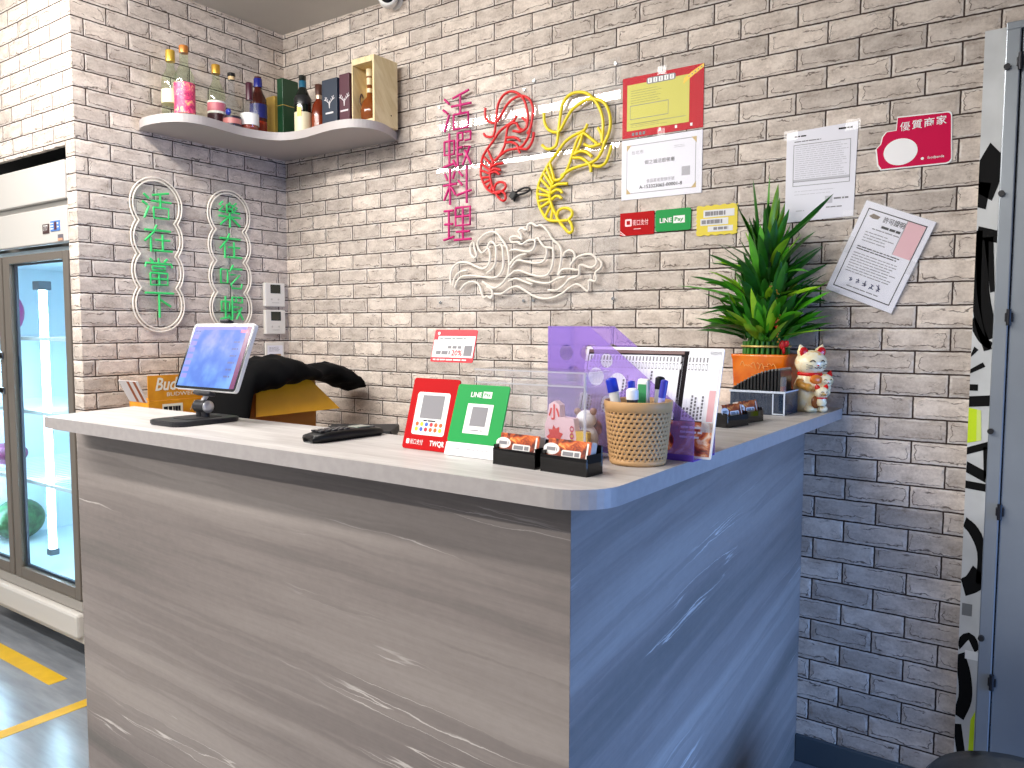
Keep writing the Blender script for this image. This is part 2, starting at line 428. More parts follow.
YELLOW_SHRIMP=[[(1524,804),(1526,772),(1542,742),(1570,727),(1595,730),(1619,763),(1645,795),(1677,812),(1708,822),(1744,819),(1780,800),(1801,762),(1806,722),(1799,689),(1784,660)],[(1516,687),(1537,670),(1562,669),(1581,682),(1589,731),(1597,785),(1607,824),(1634,851),(1671,856),(1708,845),(1739,818),(1763,781),(1776,740),(1776,696),(1773,662)],[(1712,737),(1699,716),(1657,704),(1619,686),(1587,654),(1554,621),(1524,583),(1504,548),(1496,507),(1504,464),(1522,430),(1544,407),(1583,399),(1632,398)],[(1704,706),(1678,696),(1662,667),(1649,633),(1626,581),(1599,552),(1571,550)],[(1691,704),(1683,673),(1668,648),(1657,632)],[(1704,702),(1736,675),(1754,660)],[(1699,666),(1725,654),(1769,658)],[(1756,717),(1769,693),(1774,661)],[(1657,636),(1684,643),(1710,636),(1732,617)],[(1652,623),(1684,619),(1710,603),(1726,583),(1729,563)],[(1601,563),(1647,583),(1684,590),(1721,595),(1752,607),(1774,635),(1783,665)],[(1736,586),(1762,579),(1788,589),(1802,618),(1812,648)],[(1568,546),(1556,520),(1552,488),(1561,459),(1578,425),(1591,401)],[(1551,617),(1571,553)],[(1537,600),(1563,544)],[(1524,583),(1557,536)],[(1510,562),(1552,520)],[(1500,530),(1552,504)],[(1496,507),(1550,495)],[(1500,479),(1550,483)],[(1510,454),(1554,474)],[(1530,417),(1558,459)],[(1558,404),(1566,445)],[(1563,524),(1588,534),(1630,532)],[(1559,503),(1582,515),(1602,508),(1606,499)],[(1561,480),(1583,492),(1606,480)],[(1586,420),(1594,438),(1621,444),(1646,433),(1650,415),(1635,400)],[(1591,401),(1611,377),(1638,352),(1653,360),(1647,383),(1635,400)]]
WAVE=[[(1069,175),(1065,211),(1079,247),(1112,265),(1158,263),(1197,247),(1235,235),(1263,249),(1271,278),(1267,308),(1258,321),(1273,340),(1291,333),(1301,311),(1298,262),(1282,233),(1254,217)],[(1186,346),(1171,331),(1174,298),(1191,282),(1203,291),(1191,321),(1189,345)],[(1267,335),(1251,309),(1229,300),(1212,318),(1208,343),(1235,367),(1273,379),(1304,372),(1328,348),(1353,313),(1363,269),(1362,215),(1335,177),(1298,157),(1270,164),(1232,185)],[(1089,164),(1105,194),(1132,209),(1178,210),(1235,203),(1291,198),(1322,212),(1337,245),(1334,294),(1327,324),(1301,321)],[(1079,170),(1086,200),(1112,225),(1158,233)],[(1119,153),(1138,173),(1171,185),(1203,181),(1222,160),(1232,130),(1241,120),(1257,125),(1273,117),(1282,124),(1279,149),(1254,165)],[(1291,134),(1328,133),(1365,152),(1401,160),(1436,145),(1472,125),(1512,112),(1557,111),(1602,124),(1634,144),(1667,160),(1694,152),(1715,135),(1725,142),(1723,165),(1728,174),(1751,168),(1756,182),(1751,200),(1774,217),(1776,235),(1761,252)],[(1365,239),(1359,201),(1389,219),(1418,220),(1465,204),(1511,195),(1545,201),(1565,235),(1570,277),(1563,299),(1531,305),(1511,325),(1498,341),(1482,332)],[(1365,300),(1395,303),(1442,293),(1471,294),(1485,312),(1483,334),(1453,333),(1424,321),(1406,331),(1377,333),(1371,350),(1400,354),(1424,341),(1418,362),(1409,372),(1424,383),(1447,374),(1453,393),(1470,399),(1493,387),(1516,388),(1544,363),(1567,331),(1595,308),(1606,280),(1601,234),(1590,197)],[(1368,244),(1383,263),(1412,278),(1445,284)],[(1374,234),(1401,260),(1442,255),(1488,246),(1523,251),(1539,274),(1539,300)],[(1362,181),(1395,191),(1430,181),(1474,165)],[(1448,188),(1489,175),(1546,168),(1585,183),(1626,191)],[(1546,142),(1585,141),(1618,159),(1640,181),(1667,187),(1683,198),(1682,226),(1698,230),(1730,219),(1751,227),(1756,245),(1740,264),(1708,268),(1671,258),(1650,236)],[(1614,266),(1620,279),(1639,287),(1658,279),(1663,259),(1645,232)],[(1593,197),(1607,215),(1634,219),(1677,212)]]
# ---------------------------------------------------------------- the setting
brick_back = brick('brick_wallpaper_back', 0, .165 * .09)
brick_side = brick('brick_wallpaper_side', 1, 1.387 * .09)
ceil_m = mat('ceiling_paint', (206, 202, 194), .8, var=.03, vscale=3)
struct('wall_back', MB().box(0, 4.6, 0, .12, ZF, 1.41), brick_back)
struct('wall_left', MB().box(-.0725, 0, -1.0, .12, ZF, 1.41), [brick_side])
# brick facing on the end of that wall and over the fridge niche
struct('wall_front', MB().box(-2.6, -.0002, -1.004, -.985, .712, 1.41).box(-.0725, -.0002, -1.004, -.995, ZF, .712), brick_back)
struct('niche_shade_top', MB().box(-2.6, -.089, -.98, -.29, .80, .84), mat('niche_shade_black', (16, 16, 16), .9))  # added black board, its colour stands in for shade above the fridge
struct('wall_niche', MB().box(-2.6, -.073, -.28, -.2, ZF, .8), mat('niche_shade_dark', (22, 22, 22), .9))  # near-black colour stands in for the shade inside the recess
struct('ceiling', MB().box(-2.6, 4.6, -4.6, .12, 1.41, 1.47), ceil_m)
struct('floor', MB().box(-2.6, 4.6, -4.6, .12, ZF - .05, ZF), floor_mat())
struct('baseboard_back', MB().box(2.5, 2.952, -.014, 0, ZF, -1.312, 0, .003), mat('baseboard_slate', (66, 78, 86), .45))
tape = mat('yellow_tape', (190, 150, 8), .5, var=.08, vscale=14)
struct('trim_1', MB().box(-2.2, -.03, -1.165, -1.095, ZF, ZF + .0012), tape)
struct('trim_2', MB().box(.205, .262, -2.6, -.6, ZF, ZF + .0012), tape)

# metal door at the right end of the wall
metal = mat('door_steel', (150, 156, 162), .32, .55, var=.05, vscale=5)
d = MB().box(3.0, 3.034, -.05, 0, ZF, .806, 0, .003).box(3.037, 3.9, -.042, 0, ZF, .806, 0, .003)
d.box(3.0, 3.9, -.052, 0, .786, .806, 0, .002)
door = struct('door_1', d, metal)
h = MB()
for z in (.70, .03, -.50, -.98):
    h.cyl((3.0355, -.056, z - .022), (3.0355, -.056, z + .022), .006, 0)
    h.box(3.026, 3.046, -.055, -.05, z - .012, z + .012, 0, .002)
obj('hinge', h, mat('hinge_dark', (48, 48, 52), .4, .7), door)
rv = MB()
for z in (.69, .36, -.28, -.86):
    rv.cyl((3.006, -.05, z), (3.006, -.062, z), .008, 0, seg=10)
obj('frame_bolt', rv, mat('bolt_dark', (60, 60, 62), .35, .8), door)

# graffiti strip beside it
gx0, gx1 = 2.948, 2.998
def gp(x, z): return (gx0 + x * .05, z)
g = MB().box(gx0, gx1, -.012, 0, -1.30, .806, 0)
F2 = FRONT @ T(0, 0, .0125)
def stroke(pts, wd, mt):
    P = [Vector((gp(*p)[0], p[1])) for p in pts]; L = []; Rr = []
    P = [Vector(q) for q in catmull(P, 4)]
    for i, p in enumerate(P):
        d_ = (P[min(i + 1, len(P) - 1)] - P[max(i - 1, 0)]).normalized(); nrm = Vector((-d_.y, d_.x)) * wd / 2
        L.append(p + nrm); Rr.append(p - nrm)
    cl = lambda q: (min(gx1, max(gx0, q.x)), q.y, 0)
    vs = [cl(q) for q in L] + [cl(q) for q in Rr]; n = len(L)
    g.add(vs, [(i, n + i, n + i + 1, i + 1) for i in range(n - 1)], mt, False, F2 @ T(0, 0, .0004 * mt))
stroke([(0, .36), (.5, .43), (1.1, .49)], .07, 1)
stroke([(-.1, .33), (.1, .40)], .05, 1)
stroke([(0, .265), (1.1, .25)], .035, 1)
stroke([(.3, .25), (.45, .10), (1, -.03)], .030, 1)
stroke([(.1, .27), (.2, .05), (.8, -.06)], .020, 1)
stroke([(.6, .25), (1.0, .10)], .022, 1)
stroke([(-.1, .03), (.5, -.03), (1, -.05)], .020, 1)
stroke([(-.1, -.075), (.25, -.055)], .014, 1)
stroke([(-.1, -.12), (.65, -.10)], .014, 1)
stroke([(-.1, -.165), (.4, -.165)], .018, 1)
stroke([(-.1, -.205), (1.1, -.20)], .030, 1)
g.add([(gx0, -.322, 0), (gx0 + .022, -.316, 0), (gx0 + .020, -.226, 0), (gx0, -.222, 0)], [(0, 1, 2, 3)], 2, False, F2 @ T(0, 0, .0004)); g.add([(gx0 + .022, -.316, 0), (gx0 + .034, -.312, 0), (gx0 + .030, -.228, 0), (gx0 + .020, -.226, 0)], [(0, 1, 2, 3)], 5, False, F2 @ T(0, 0, .0004))
stroke([(-.1, -.345), (1.1, -.325)], .022, 1)
stroke([(-.1, -.39), (1.1, -.415)], .034, 1); stroke([(.9, -.33), (1.0, -.42)], .012, 1)
stroke([(-.1, -.44), (1.1, -.445)], .022, 1)
stroke([(-.05, -.545), (.5, -.57), (1, -.63), (1, -.72)], .028, 1)
stroke([(0, -.74), (.6, -.72), (1, -.68)], .05, 1)
stroke([(.1, -.80), (.6, -.80)], .035, 3)
stroke([(-.1, -.915), (.5, -.875), (1, -.915)], .02, 1)
stroke([(.35, -.93), (1, -.93)], .025, 4)
stroke([(0, -.93), (.35, -.99), (.45, -1.06), (.1, -1.12)], .034, 1)
g.add([(gx0 + .034, -1.29, 0), (gx0 + .048, -1.29, 0), (gx0 + .049, -1.09, 0), (gx0 + .038, -1.12, 0)], [(0, 1, 2, 3)], 2, False, F2 @ T(0, 0, .0004))
stroke([(.1, -1.14), (.35, -1.22), (.6, -1.30)], .022, 1)
tag(obj('graffiti_panel', g, [mat('graffiti_white', (206, 208, 208), .25, var=.10, vscale=7), mat('graffiti_black', (10, 10, 11), .6, spec=.15),
    mat('graffiti_lime', (206, 236, 20), .35), mat('graffiti_grey', (120, 122, 124), .3), mat('graffiti_bright', (244, 246, 246), .3), mat('graffiti_pale_lime', (220, 236, 130), .35)]),
    'narrow white strip painted with black and lime graffiti between brick wall and metal door', 'panel')

# dark round bin in the near right corner
t = thing('waste_bin', 'dark round bin whose lid shows at the bottom right below the metal door', 'bin', (3.13, -.62, ZF))
obj('body', MB().lathe([(.15, 0), (.175, .37), (.178, .385)], 0, seg=36), mat('bin_dark', (34, 36, 38), .4), t)
obj('lid', MB().lathe([(.184, .386), (.186, .40), (.175, .414), (.12, .424), (0, .428)], 0, seg=36), mat('bin_lid', (40, 44, 46), .25), t)

# ---------------------------------------------------------------- service counter
lam_f = laminate('stone_laminate_front', 0, -.035, 2.15, .89)
lam_s = laminate('stone_laminate_side', 1, .13, 4.2, .9)
t = thing('service_counter', 'L-shaped service counter clad in grey stone-grain laminate panels', 'counter', (0, 0, 0))
obj('front_panel', MB().prism([(.822, -1.43), (2.4998, -1.43), (2.4752, -1.4054), (.822, -1.4054)], ZF, -.278), lam_f, t)
obj('side_panel', MB().prism([(2.5, -1.4296), (2.5, -.001), (2.4756, -.001), (2.4756, -1.4052)], ZF, -.278), lam_s, t)
obj('end_panel', MB().box(.822, .844, -1.4045, -1.26, ZF, -.278), lam_f, t)
obj('inner_panel', MB().box(.853, 2.17, -1.285, -1.265, ZF + .05, -.278).box(2.15, 2.17, -1.264, -.02, ZF + .05, -.278), mat('inner_board', (150, 146, 142), .5), t)
obj('plinth', MB().box(2.46, 2.4755, -1.40, -.02, ZF, ZF + .06), mat('plinth_dark', (50, 50, 54), .5), t)
edge_m = mat('countertop_edge', (158, 152, 150), .45, var=.05, vscale=60)
cr = .085
pts = [(.885, -1.545)] + [(2.61 - cr + cr * math.sin(a), -1.545 + cr - cr * math.cos(a)) for a in [math.pi / 2 * k / 10 for k in range(11)]] + \
      [(2.61, -.001), (2.14, -.001), (2.14, -1.245), (.805, -1.245)]
top = MB().prism(pts, -.2775, ZC, 0, side=1, bot=1)
tag(obj('countertop', top, [top_mat(), edge_m]), 'pale grey wood-grain countertop with a rounded corner on the service counter', 'countertop')

# lower desk behind the counter
t = thing('back_desk', 'low work desk behind the counter under the cartons and black jacket', 'desk', (0, 0, 0))
dk = mat('desk_board', (120, 116, 112), .5)
obj('desk_top', MB().box(.16, .74, -.96, -.005, -.65, -.62, 0, .002).box(.741, 2.1, -.78, -.005, -.65, -.62, 0, .002), dk, t)
for x0, y0 in ((.18, -.94), (.69, -.94), (.18, -.06), (2.04, -.74), (2.04, -.06)):
    obj('leg', MB().box(x0, x0 + .04, y0, y0 + .04, ZF, -.651), dk, t)

# ---------------------------------------------------------------- glass door fridge in the niche
FX0, FX1, FY = -1.36, -.074, -1.002
body_m = mat('fridge_enamel', (188, 184, 178), .4)
alu = mat('fridge_door_frame', (112, 104, 95), .38, .3)
inner = mat('fridge_liner', (214, 230, 238), .45)
gasket = mat('fridge_gasket', (28, 36, 52), .5)
chrome = mat('chrome', (200, 204, 208), .15, 1.0)
t = thing('display_fridge', 'white two-door glass drinks fridge built into the brick niche', 'fridge', (0, 0, 0))
b = MB()
b.box(FX0, FX0 + .03, FY + .03, -.36, -1.29, .655); b.box(FX1 - .012, FX1, FY + .03, -.36, -1.29, .655)
b.box(FX0 + .03, FX1 - .012, -.39, -.36, -1.29, .655)
obj('cabinet', b, body_m, t)
ln = MB().box(FX0 + .031, FX1 - .013, -.395, -.391, -1.10, .31).box(FX0 + .031, FX1 - .013, FY + .05, -.396, -1.125, -1.10)
ln.box(FX0 + .031, FX1 - .013, FY + .05, -.396, .30, .33).box(FX1 - .02, FX1 - .013, FY + .05, -.396, -1.10, .30).box(FX0 + .031, FX0 + .038, FY + .05, -.396, -1.10, .30)
obj('liner', ln, inner, t)
hd = MB().box(FX0, FX1, FY - .012, FY + .03, .505, .655, 0, .004)
hd.box(FX0, FX1, FY + .006, FY + .03, .480, .505, 1)
hd.box(FX0, FX1, FY - .006, FY + .03, .338, .480, 0, .004)
hdo = obj('header_panel', hd, [body_m, mat('fridge_groove', (150, 146, 140), .5)], t)
dp = MB().box(-.272, -.150, FY - .0085, FY - .006, .372, .428, 0, .0008)
obj('controller', MB().box(-.276, -.222, FY - .0085, FY - .0062, .378, .416, 0).text('777', -.249, .400, .022, 1, FRONT @ T(0, 0, -FY + .0087), wid=.036), [mat('controller_black', (60, 34, 32), .4), white], hdo)
sd = MB().box(-.208, -.132, FY - .0085, FY - .0062, .384, .424, 0)
sd.rect(-.176, -.156, .388, .420, -FY + .009, 1, FRONT); sd.lines(-.204, -.180, .388, .420, 3, 2, FRONT @ T(0, 0, -FY + .0086), thick=.004); sd.lines(-.152, -.136, .392, .420, 2, 2, FRONT @ T(0, 0, -FY + .0086), thick=.005)
obj('rating_sticker', sd, [mat('sticker_blue', (70, 120, 190), .4), mat('sticker_maroon', (70, 24, 44), .4), white], hdo)
sd = MB().box(-.150, -.108, FY - .0085, FY - .0062, .342, .368, 0).rect(-.148, -.110, .343, .353, -FY + .0088, 1, FRONT)
obj('warning_label', sd, [mat('label_grey', (96, 92, 100), .4), mat('label_tan', (190, 140, 110), .4)], hdo)
kp = MB().box(FX0, FX1, FY - .004, FY + .05, -1.168, -1.124, 1, .004).box(FX0, FX1, FY - .03, FY + .05, -1.275, -1.172, 0, .012)
kp.box(FX0, FX1, FY - .002, FY + .05, -1.30, -1.272, 0)
obj('base_panel', kp, [body_m, mat('fridge_base_grey', (150, 144, 136), .4)], t)
for x in (FX0 + .08, FX1 - .08):
    for y in (-.92, -.45): obj('foot', MB().cyl((x, y, ZF), (x, y, -1.285), .022, 0), black, t)
gl = clear('fridge_glass', (236, 246, 250), .02)
for x0, x1, hx in ((-.662, -.077, None), (-1.245, -.678, -.700)):
    f = MB(); y0, y1 = FY - .008, FY + .024
    st, sl = .044, .060
    f.box(x0, x0 + sl, y0, y1, -1.118, .303, 0, .003).box(x1 - st, x1, y0, y1, -1.118, .303, 0, .003)
    f.box(x0 + sl, x1 - st, y0, y1, .270, .303, 0, .002).box(x0 + sl, x1 - st, y0, y1, -1.118, -1.070, 0, .002)
    g_ = .016
    dr = obj('door', f, [alu], t)
    q = MB().box(x0 + sl, x0 + sl + g_, y1 - .012, y1 - .002, -1.07, .27).box(x1 - st - g_ * .5, x1 - st, y1 - .012, y1 - .002, -1.07, .27)
    q.box(x0 + sl, x1 - st, y1 - .012, y1 - .002, .262, .27).box(x0 + sl, x1 - st, y1 - .012, y1 - .002, -1.07, -1.058)
    obj('gasket', q, gasket, dr)
    obj('pane', MB().box(x0 + sl, x1 - st, y1 - .020, y1 - .016, -1.07, .27), gl, dr)
    if hx:
        hp = catmull([(hx, y0, -.125), (hx - .004, y0 - .035, -.14), (hx - .010, y0 - .05, -.20), (hx - .004, y0 - .035, -.27), (hx, y0, -.285)], 5)
        obj('handle', MB().tube(hp, .011, 0, seg=10), black, dr)
        obj('handle_mount', MB().box(hx - .016, hx + .016, y0 - .008, y0, -.145, -.112, 0, .003).box(hx - .016, hx + .016, y0 - .008, y0, -.300, -.270, 0, .003), chrome, dr)
sh = mat('shelf_wire', (236, 242, 244), .3)
for z in (-.05, -.38, -.70):
    s_ = MB()
    for k in range(26): s_.cyl((FX0 + .045 + k * (FX1 - FX0 - .075) / 25, -.93, z), (FX0 + .045 + k * (FX1 - FX0 - .075) / 25, -.42, z), .003, 0, seg=5)
    s_.box(FX0 + .04, FX1 - .022, -.935, -.925, z - .012, z + .004).box(FX0 + .04, FX1 - .022, -.425, -.415, z - .01, z + .004)
    obj('shelf', s_, sh, t)
rk = MB().box(-.245, -.225, -.415, -.40, -1.05, .25, 0)
for k in range(40): rk.box(-.240, -.230, -.417, -.414, -1.03 + k * .03, -1.015 + k * .03, 1)
obj('shelf_rail', rk, [sh, gasket], t)
tube_e = mat('fridge_tube_glow', (206, 238, 255), .4, emit=30.0)
obj('light_tube', MB().cyl((-.545, -.90, -1.0), (-.545, -.90, .16), .016, 0).cyl((-1.20, -.90, -1.0), (-1.20, -.90, .16), .016, 0), tube_e, t)
obj('lamp_holder', MB().box(-.575, -.515, -.93, -.875, .161, .20, 0, .004).box(-.565, -.525, -.92, -.88, -1.03, -1.001, 0, .004), mat('lamp_holder_grey', (110, 120, 132), .5), t)
hose = catmull([(-.30, -.42, .26), (-.26, -.47, .20), (-.20, -.48, .17), (-.14, -.46, .17)], 5)
obj('drain_hose', MB().tube(hose, .012), sh, t)

def bottle(name, label, x, y, z, prof, cap, gm, cm, lm=None, lab=None, group=None, liq=None):
    """Lathed bottle: glass body, cap, printed label band."""
    o = thing(name, label, 'bottle', (x, y, z), 0, group)
    obj('body', MB().lathe(prof, 0, seg=24), gm, o)
    obj('cap', MB().lathe(cap, 0, seg=20), cm, o)
    if lab: obj('label', MB().lathe(lab, 0, seg=24), lm, o)
    return o
soju = clear('green_glass', (120, 214, 150), .05, .25, (60, 170, 100))
pr = [(.030, 0), (.033, .006), (.033, .10), (.030, .125), (.014, .165), (.0125, .205), (.0125, .212)]
for i, (x, y, lb) in enumerate(((-.225, -.86, 'green glass bottle with white label standing at the front of the fridge floor'),
                                (-.145, -.84, 'green bottle with pale cap right against the fridge door edge'))):
    bottle('soju_bottle', lb, x, y, -1.10, pr, [(.0145, .205), (.0145, .228), (0, .229)], soju, mat('pale_cap', (226, 208, 160), .4),
           mat('soju_label', (206, 232, 236), .5), [(.0336, .035), (.0336, .09)], 'green bottles on the fridge floor')
tag(obj('net_bag', MB().ball((-1.22, -.80, -.645), (.10, .09, .055)), mat('onion_purple', (120, 40, 92), .5, var=.4, vscale=50)), 'purple bag of produce on the lowest shelf behind the left fridge door', 'bag')
tag(obj('vegetable_bag', MB().ball((-1.22, -.76, -.99), (.11, .12, .105)), mat('leaf_green_bag', (40, 92, 52), .4, var=.5, vscale=40)), 'dark green bag of leafy vegetables low behind the left fridge door', 'bag')
tag(obj('drinks_carton', MB().box(-.22, -.15, -.86, -.78, -.374, -.22, 0, .004).box(-.224, -.146, -.864, -.776, -.30, -.26, 1), [mat('carton_cream', (226, 212, 176), .5), mat('carton_blue', (60, 120, 190), .5)]), 'cream and blue carton on the fridge shelf beside the light tube', 'carton')
tag(obj('blue_pouch', MB().ball((-.17, -.80, -.63), (.045, .06, .066)), mat('pouch_blue', (70, 140, 190), .4)), 'pale blue pouch on the lowest fridge shelf above the green bottles', 'pouch')
tag(obj('magenta_bag', MB().ball((-1.22, -.80, .070), (.10, .10, .12)), mat('bag_magenta', (176, 44, 128), .4)), 'magenta bag on the top shelf behind the left fridge door', 'bag')
# ---------------------------------------------------------------- neon signs
BOX = lambda x0, y0, x1, y1: [(x0, y0), (x1, y0), (x1, y1), (x0, y1), (x0, y0)]
GLYPH = {
 '活': [[(.05, .12), (.22, .27)], [(0, .40), (.17, .52)], [(.22, .55), (.05, 1)], [(.92, .0), (.35, .14)], [(.30, .35), (1, .35)], [(.62, .10), (.62, .57)], BOX(.38, .58, .90, .97)],
 '在': [[(.05, .2), (.95, .2)], [(.46, 0), (.36, .26), (.04, .62)], [(.25, .46), (.25, 1)], [(.40, .55), (.92, .55)], [(.66, .33), (.66, .95)], [(.35, .95), (1, .95)]],
 '當': [[(.5, 0), (.5, .17)], [(.2, .02), (.3, .14)], [(.8, .02), (.7, .14)], [(.03, .34), (.05, .2), (.95, .2), (.97, .34)], BOX(.28, .31, .72, .45), BOX(.2, .56, .8, 1), [(.5, .56), (.5, 1)], [(.2, .78), (.8, .78)]],
 '下': [[(.0, .08), (1, .08)], [(.48, .08), (.48, 1)], [(.52, .32), (.88, .58)]],
 '樂': [[(.2, 0), (.06, .12), (.22, .18), (.03, .38), (.28, .40)], [(.8, 0), (.66, .12), (.84, .18), (.66, .38), (.95, .40)], BOX(.38, .1, .62, .42), [(.38, .26), (.62, .26)], [(.52, 0), (.48, .1)], [(.02, .58), (.98, .58)], [(.5, .44), (.5, 1)], [(.44, .60), (.08, .92)], [(.56, .60), (.95, .92)]],
 '吃': [BOX(.04, .2, .34, .74), [(.60, 0), (.44, .28)], [(.55, .16), (1, .16)], [(.48, .40), (.90, .40), (.48, .80), (.54, .95), (.94, .95), (.98, .76)]],
 '蝦': [BOX(.04, .24, .40, .62), [(.22, .02), (.22, .92)], [(.0, .95), (.42, .88)], [(.36, .78), (.46, .98)], [(.52, .06), (.52, .98)], [(.52, .06), (.70, .06), (.70, .26), (.52, .26)], [(.52, .46), (.70, .46)], [(.52, .66), (.70, .66)], [(.78, .06), (.98, .06), (.98, .28), (.78, .28)], [(.76, .46), (.96, .46), (.70, .96)], [(.78, .56), (1, .98)]],
 '料': [[(.06, .14), (.14, .32)], [(.42, .10), (.34, .30)], [(0, .46), (.48, .44)], [(.24, .02), (.24, 1)], [(.22, .50), (.02, .86)], [(.28, .52), (.44, .74)], [(.56, .12), (.70, .26)], [(.54, .36), (.68, .50)], [(.48, .76), (1, .66)], [(.84, 0), (.84, 1)]],
 '理': [[(.02, .12), (.36, .12)], [(.04, .50), (.34, .50)], [(.0, .94), (.38, .86)], [(.19, .12), (.19, .90)], BOX(.44, .06, .96, .56), [(.44, .31), (.96, .31)], [(.70, .06), (.70, .96)], [(.46, .74), (.94, .74)], [(.38, .96), (1, .96)]]}
def neon_tubes(strokes, r, z=.016, k=1, M=I4):
    b_ = MB()
    for st in strokes:
        P = [Vector((x, y, z)) for x, y in st]
        b_.tube(catmull(P, 4) if (k > 1 and len(P) > 2) else P, r, 0, M, 7)
    return b_
def glyph(ch, x0, y0, x1, y1):
    return [[(x0 + a * (x1 - x0), y1 - b_ * (y1 - y0)) for a, b_ in s_] for s_ in GLYPH[ch]]

def union_loops(cs, r):
    """Outline of a chain of equal circles, top to bottom."""
    pts = []; n = len(cs); dz = cs[0][1] - cs[1][1]
    th = math.asin(min(1, dz / 2 / r))
    for side in (1, -1):
        order = cs if side == 1 else cs[::-1]
        for i, (cx, cz) in enumerate(order):
            first, last = i == 0, i == n - 1
            if side == 1: a0 = math.pi / 2 if first else th; a1 = -math.pi / 2 if last else -th
            else: a0 = -math.pi / 2 if first else -math.pi + th - 0; a1 = -math.pi * 1.5 if last else -math.pi - th
            if side == -1 and first: a0 = -math.pi / 2
            for k in range(15):
                a = a0 + (a1 - a0) * k / 14
                pts.append((cx + r * math.cos(a), cz + r * math.sin(a)))
    return pts
neon_white = mat('tube_white', (236, 228, 216), .4)
neon_green = mat('tube_green', (62, 206, 112), .35)
acr = clear('clear_acrylic', (255, 255, 255), .01, .01, fres=.8)
def wall_sign(name, label, cy, ztop, r, dz, chars, cw, chh):
    o = thing(name, label, 'sign', (0, cy, ztop))
    cs = [(0, -r - k * dz) for k in range(4)]
    obj('backing', MB().curve([union_loops(cs, r + .022)], .003, 0, SIDE @ T(0, 0, .004)), acr, o)
    M_ = SIDE
    for rr in (r - .002, r - .015):
        L = [(x, z) for x, z in union_loops(cs, rr)]
        P = [Vector((x, z, .014)) for x, z in L]
        Q = [p for i, p in enumerate(P) if (p - P[i - 1]).length > .0006]
        obj('outline_tube', MB().tube(Q, .0034, 0, M_, 7, True), neon_white, o)
    for k, ch in enumerate(chars):
        cz = cs[k][1]
        obj('character', neon_tubes(glyph(ch, -cw / 2, cz - chh / 2, cw / 2, cz + chh / 2), .0050, .018, 1, M_), neon_green, o)
    pw = MB().tube([(.0, -3 * dz - 2 * r - .015, .006), (.004, -3 * dz - 2 * r - .028, .004)], .003, 0, M_)
    pegs = MB()
    for q in (cs[0], cs[3]):
        for s_ in (-1, 1): pegs.cyl((s_ * (r * .98), q[1], .0005), (s_ * (r * .98), q[1], .012), .005, 0, M_, 10)
    obj('stand_off', pegs, chrome, o)
    return o
wall_sign('neon_sign', 'tall cloud-outlined unlit tube sign with green characters 活在當下, left one on the side wall', -.684, .627, .118, .138, '活在當下', .128, .112)
wall_sign('neon_sign', 'narrower cloud-outlined tube sign with green characters 樂在吃蝦, above the tablet nearer the corner', -.333, .623, .113, .141, '樂在吃蝦', .118, .112)

pink = mat('tube_pink', (196, 18, 112), .4)
t = thing('neon_characters', 'pink tube characters 活蝦料理 in a vertical row at the left of the clear sheets', 'sign', (1.03, 0, .36))
for ch, (z0, z1) in zip('活蝦料理', ((.800, .950), (.652, .795), (.503, .652), (.353, .497))):
    obj('character', neon_tubes(glyph(ch, 0, z0 - .36, .146, z1 - .36), .0052, .022, 1, FRONT), pink, t)
def traced(name, label, strokes, r, m_, z=.022):
    x0 = sum(p[0] for s_ in strokes for p in s_) / sum(len(s_) for s_ in strokes) / 1000
    z0 = sum(p[1] for s_ in strokes for p in s_) / sum(len(s_) for s_ in strokes) / 1000
    o = thing(name, label, 'sign', (x0, 0, z0))
    L = [[(a / 1000 - x0, b_ / 1000 - z0) for a, b_ in s_] for s_ in strokes]
    obj('tube', neon_tubes(L, r, z, 4, FRONT), m_, o)
    return o
sh_r = traced('shrimp_sign', 'red tube sign bent into a curled shrimp beside the pink characters', RED_SHRIMP, .0052, mat('tube_red', (214, 22, 26), .35))
sh_y = traced('shrimp_sign', 'larger yellow tube sign bent into a curled shrimp left of the red certificate', YELLOW_SHRIMP, .0060, mat('tube_yellow', (236, 212, 24), .35))
traced('wave_sign', 'off-white tube sign bent into rolling waves below the two shrimps', WAVE, .0046, neon_white)
def peg_set(o, L):
    b_ = MB()
    for x, z in L:
        x -= o.location.x; z -= o.location.z
        b_.cyl((x, z, .0075), (x, z, .021), .004, 0, FRONT, 8)
    obj('stand_off', b_, chrome, o)
peg_set(sh_r, [(s_[len(s_) // 2][0] / 1000, s_[len(s_) // 2][1] / 1000) for s_ in RED_SHRIMP[:4]])
peg_set(sh_y, [(s_[len(s_) // 2][0] / 1000, s_[len(s_) // 2][1] / 1000) for s_ in YELLOW_SHRIMP[:4]])
for nm, lb, x0, x1, z1 in (('acrylic_sheet', 'clear acrylic sheet on the brick behind the pink characters and red shrimp', .977, 1.443, .93),
                           ('acrylic_sheet', 'clear acrylic sheet on the brick behind the yellow shrimp', 1.449, 1.836, .955)):
    t = thing(nm, lb, 'sheet', (x0, 0, .085))
    obj('sheet', MB().box(0, x1 - x0, -.007, -.004, 0, z1 - .085), clear('sign_sheet', (255, 255, 255), .045, .05, rough=.02), t)
    p_ = MB()
    for x in (.02, x1 - x0 - .02):
        for z in (.02, z1 - .105): p_.cyl((x, 0, z), (x, -.010, z), .006, 0, seg=10)
    obj('screw_cap', p_, chrome, t)
cb = catmull([(0, -.012, -.012), (.02, -.016, .01), (.06, -.016, .026), (.085, -.012, .022), (.07, -.014, .008), (.03, -.016, .0), (.012, -.014, -.02)], 5)
t = thing('power_cable', 'short black cable tied in a bow between the two shrimps', 'cable', (1.372, -.004, .510))
obj('loop', MB().tube(cb, .0042), black, t)
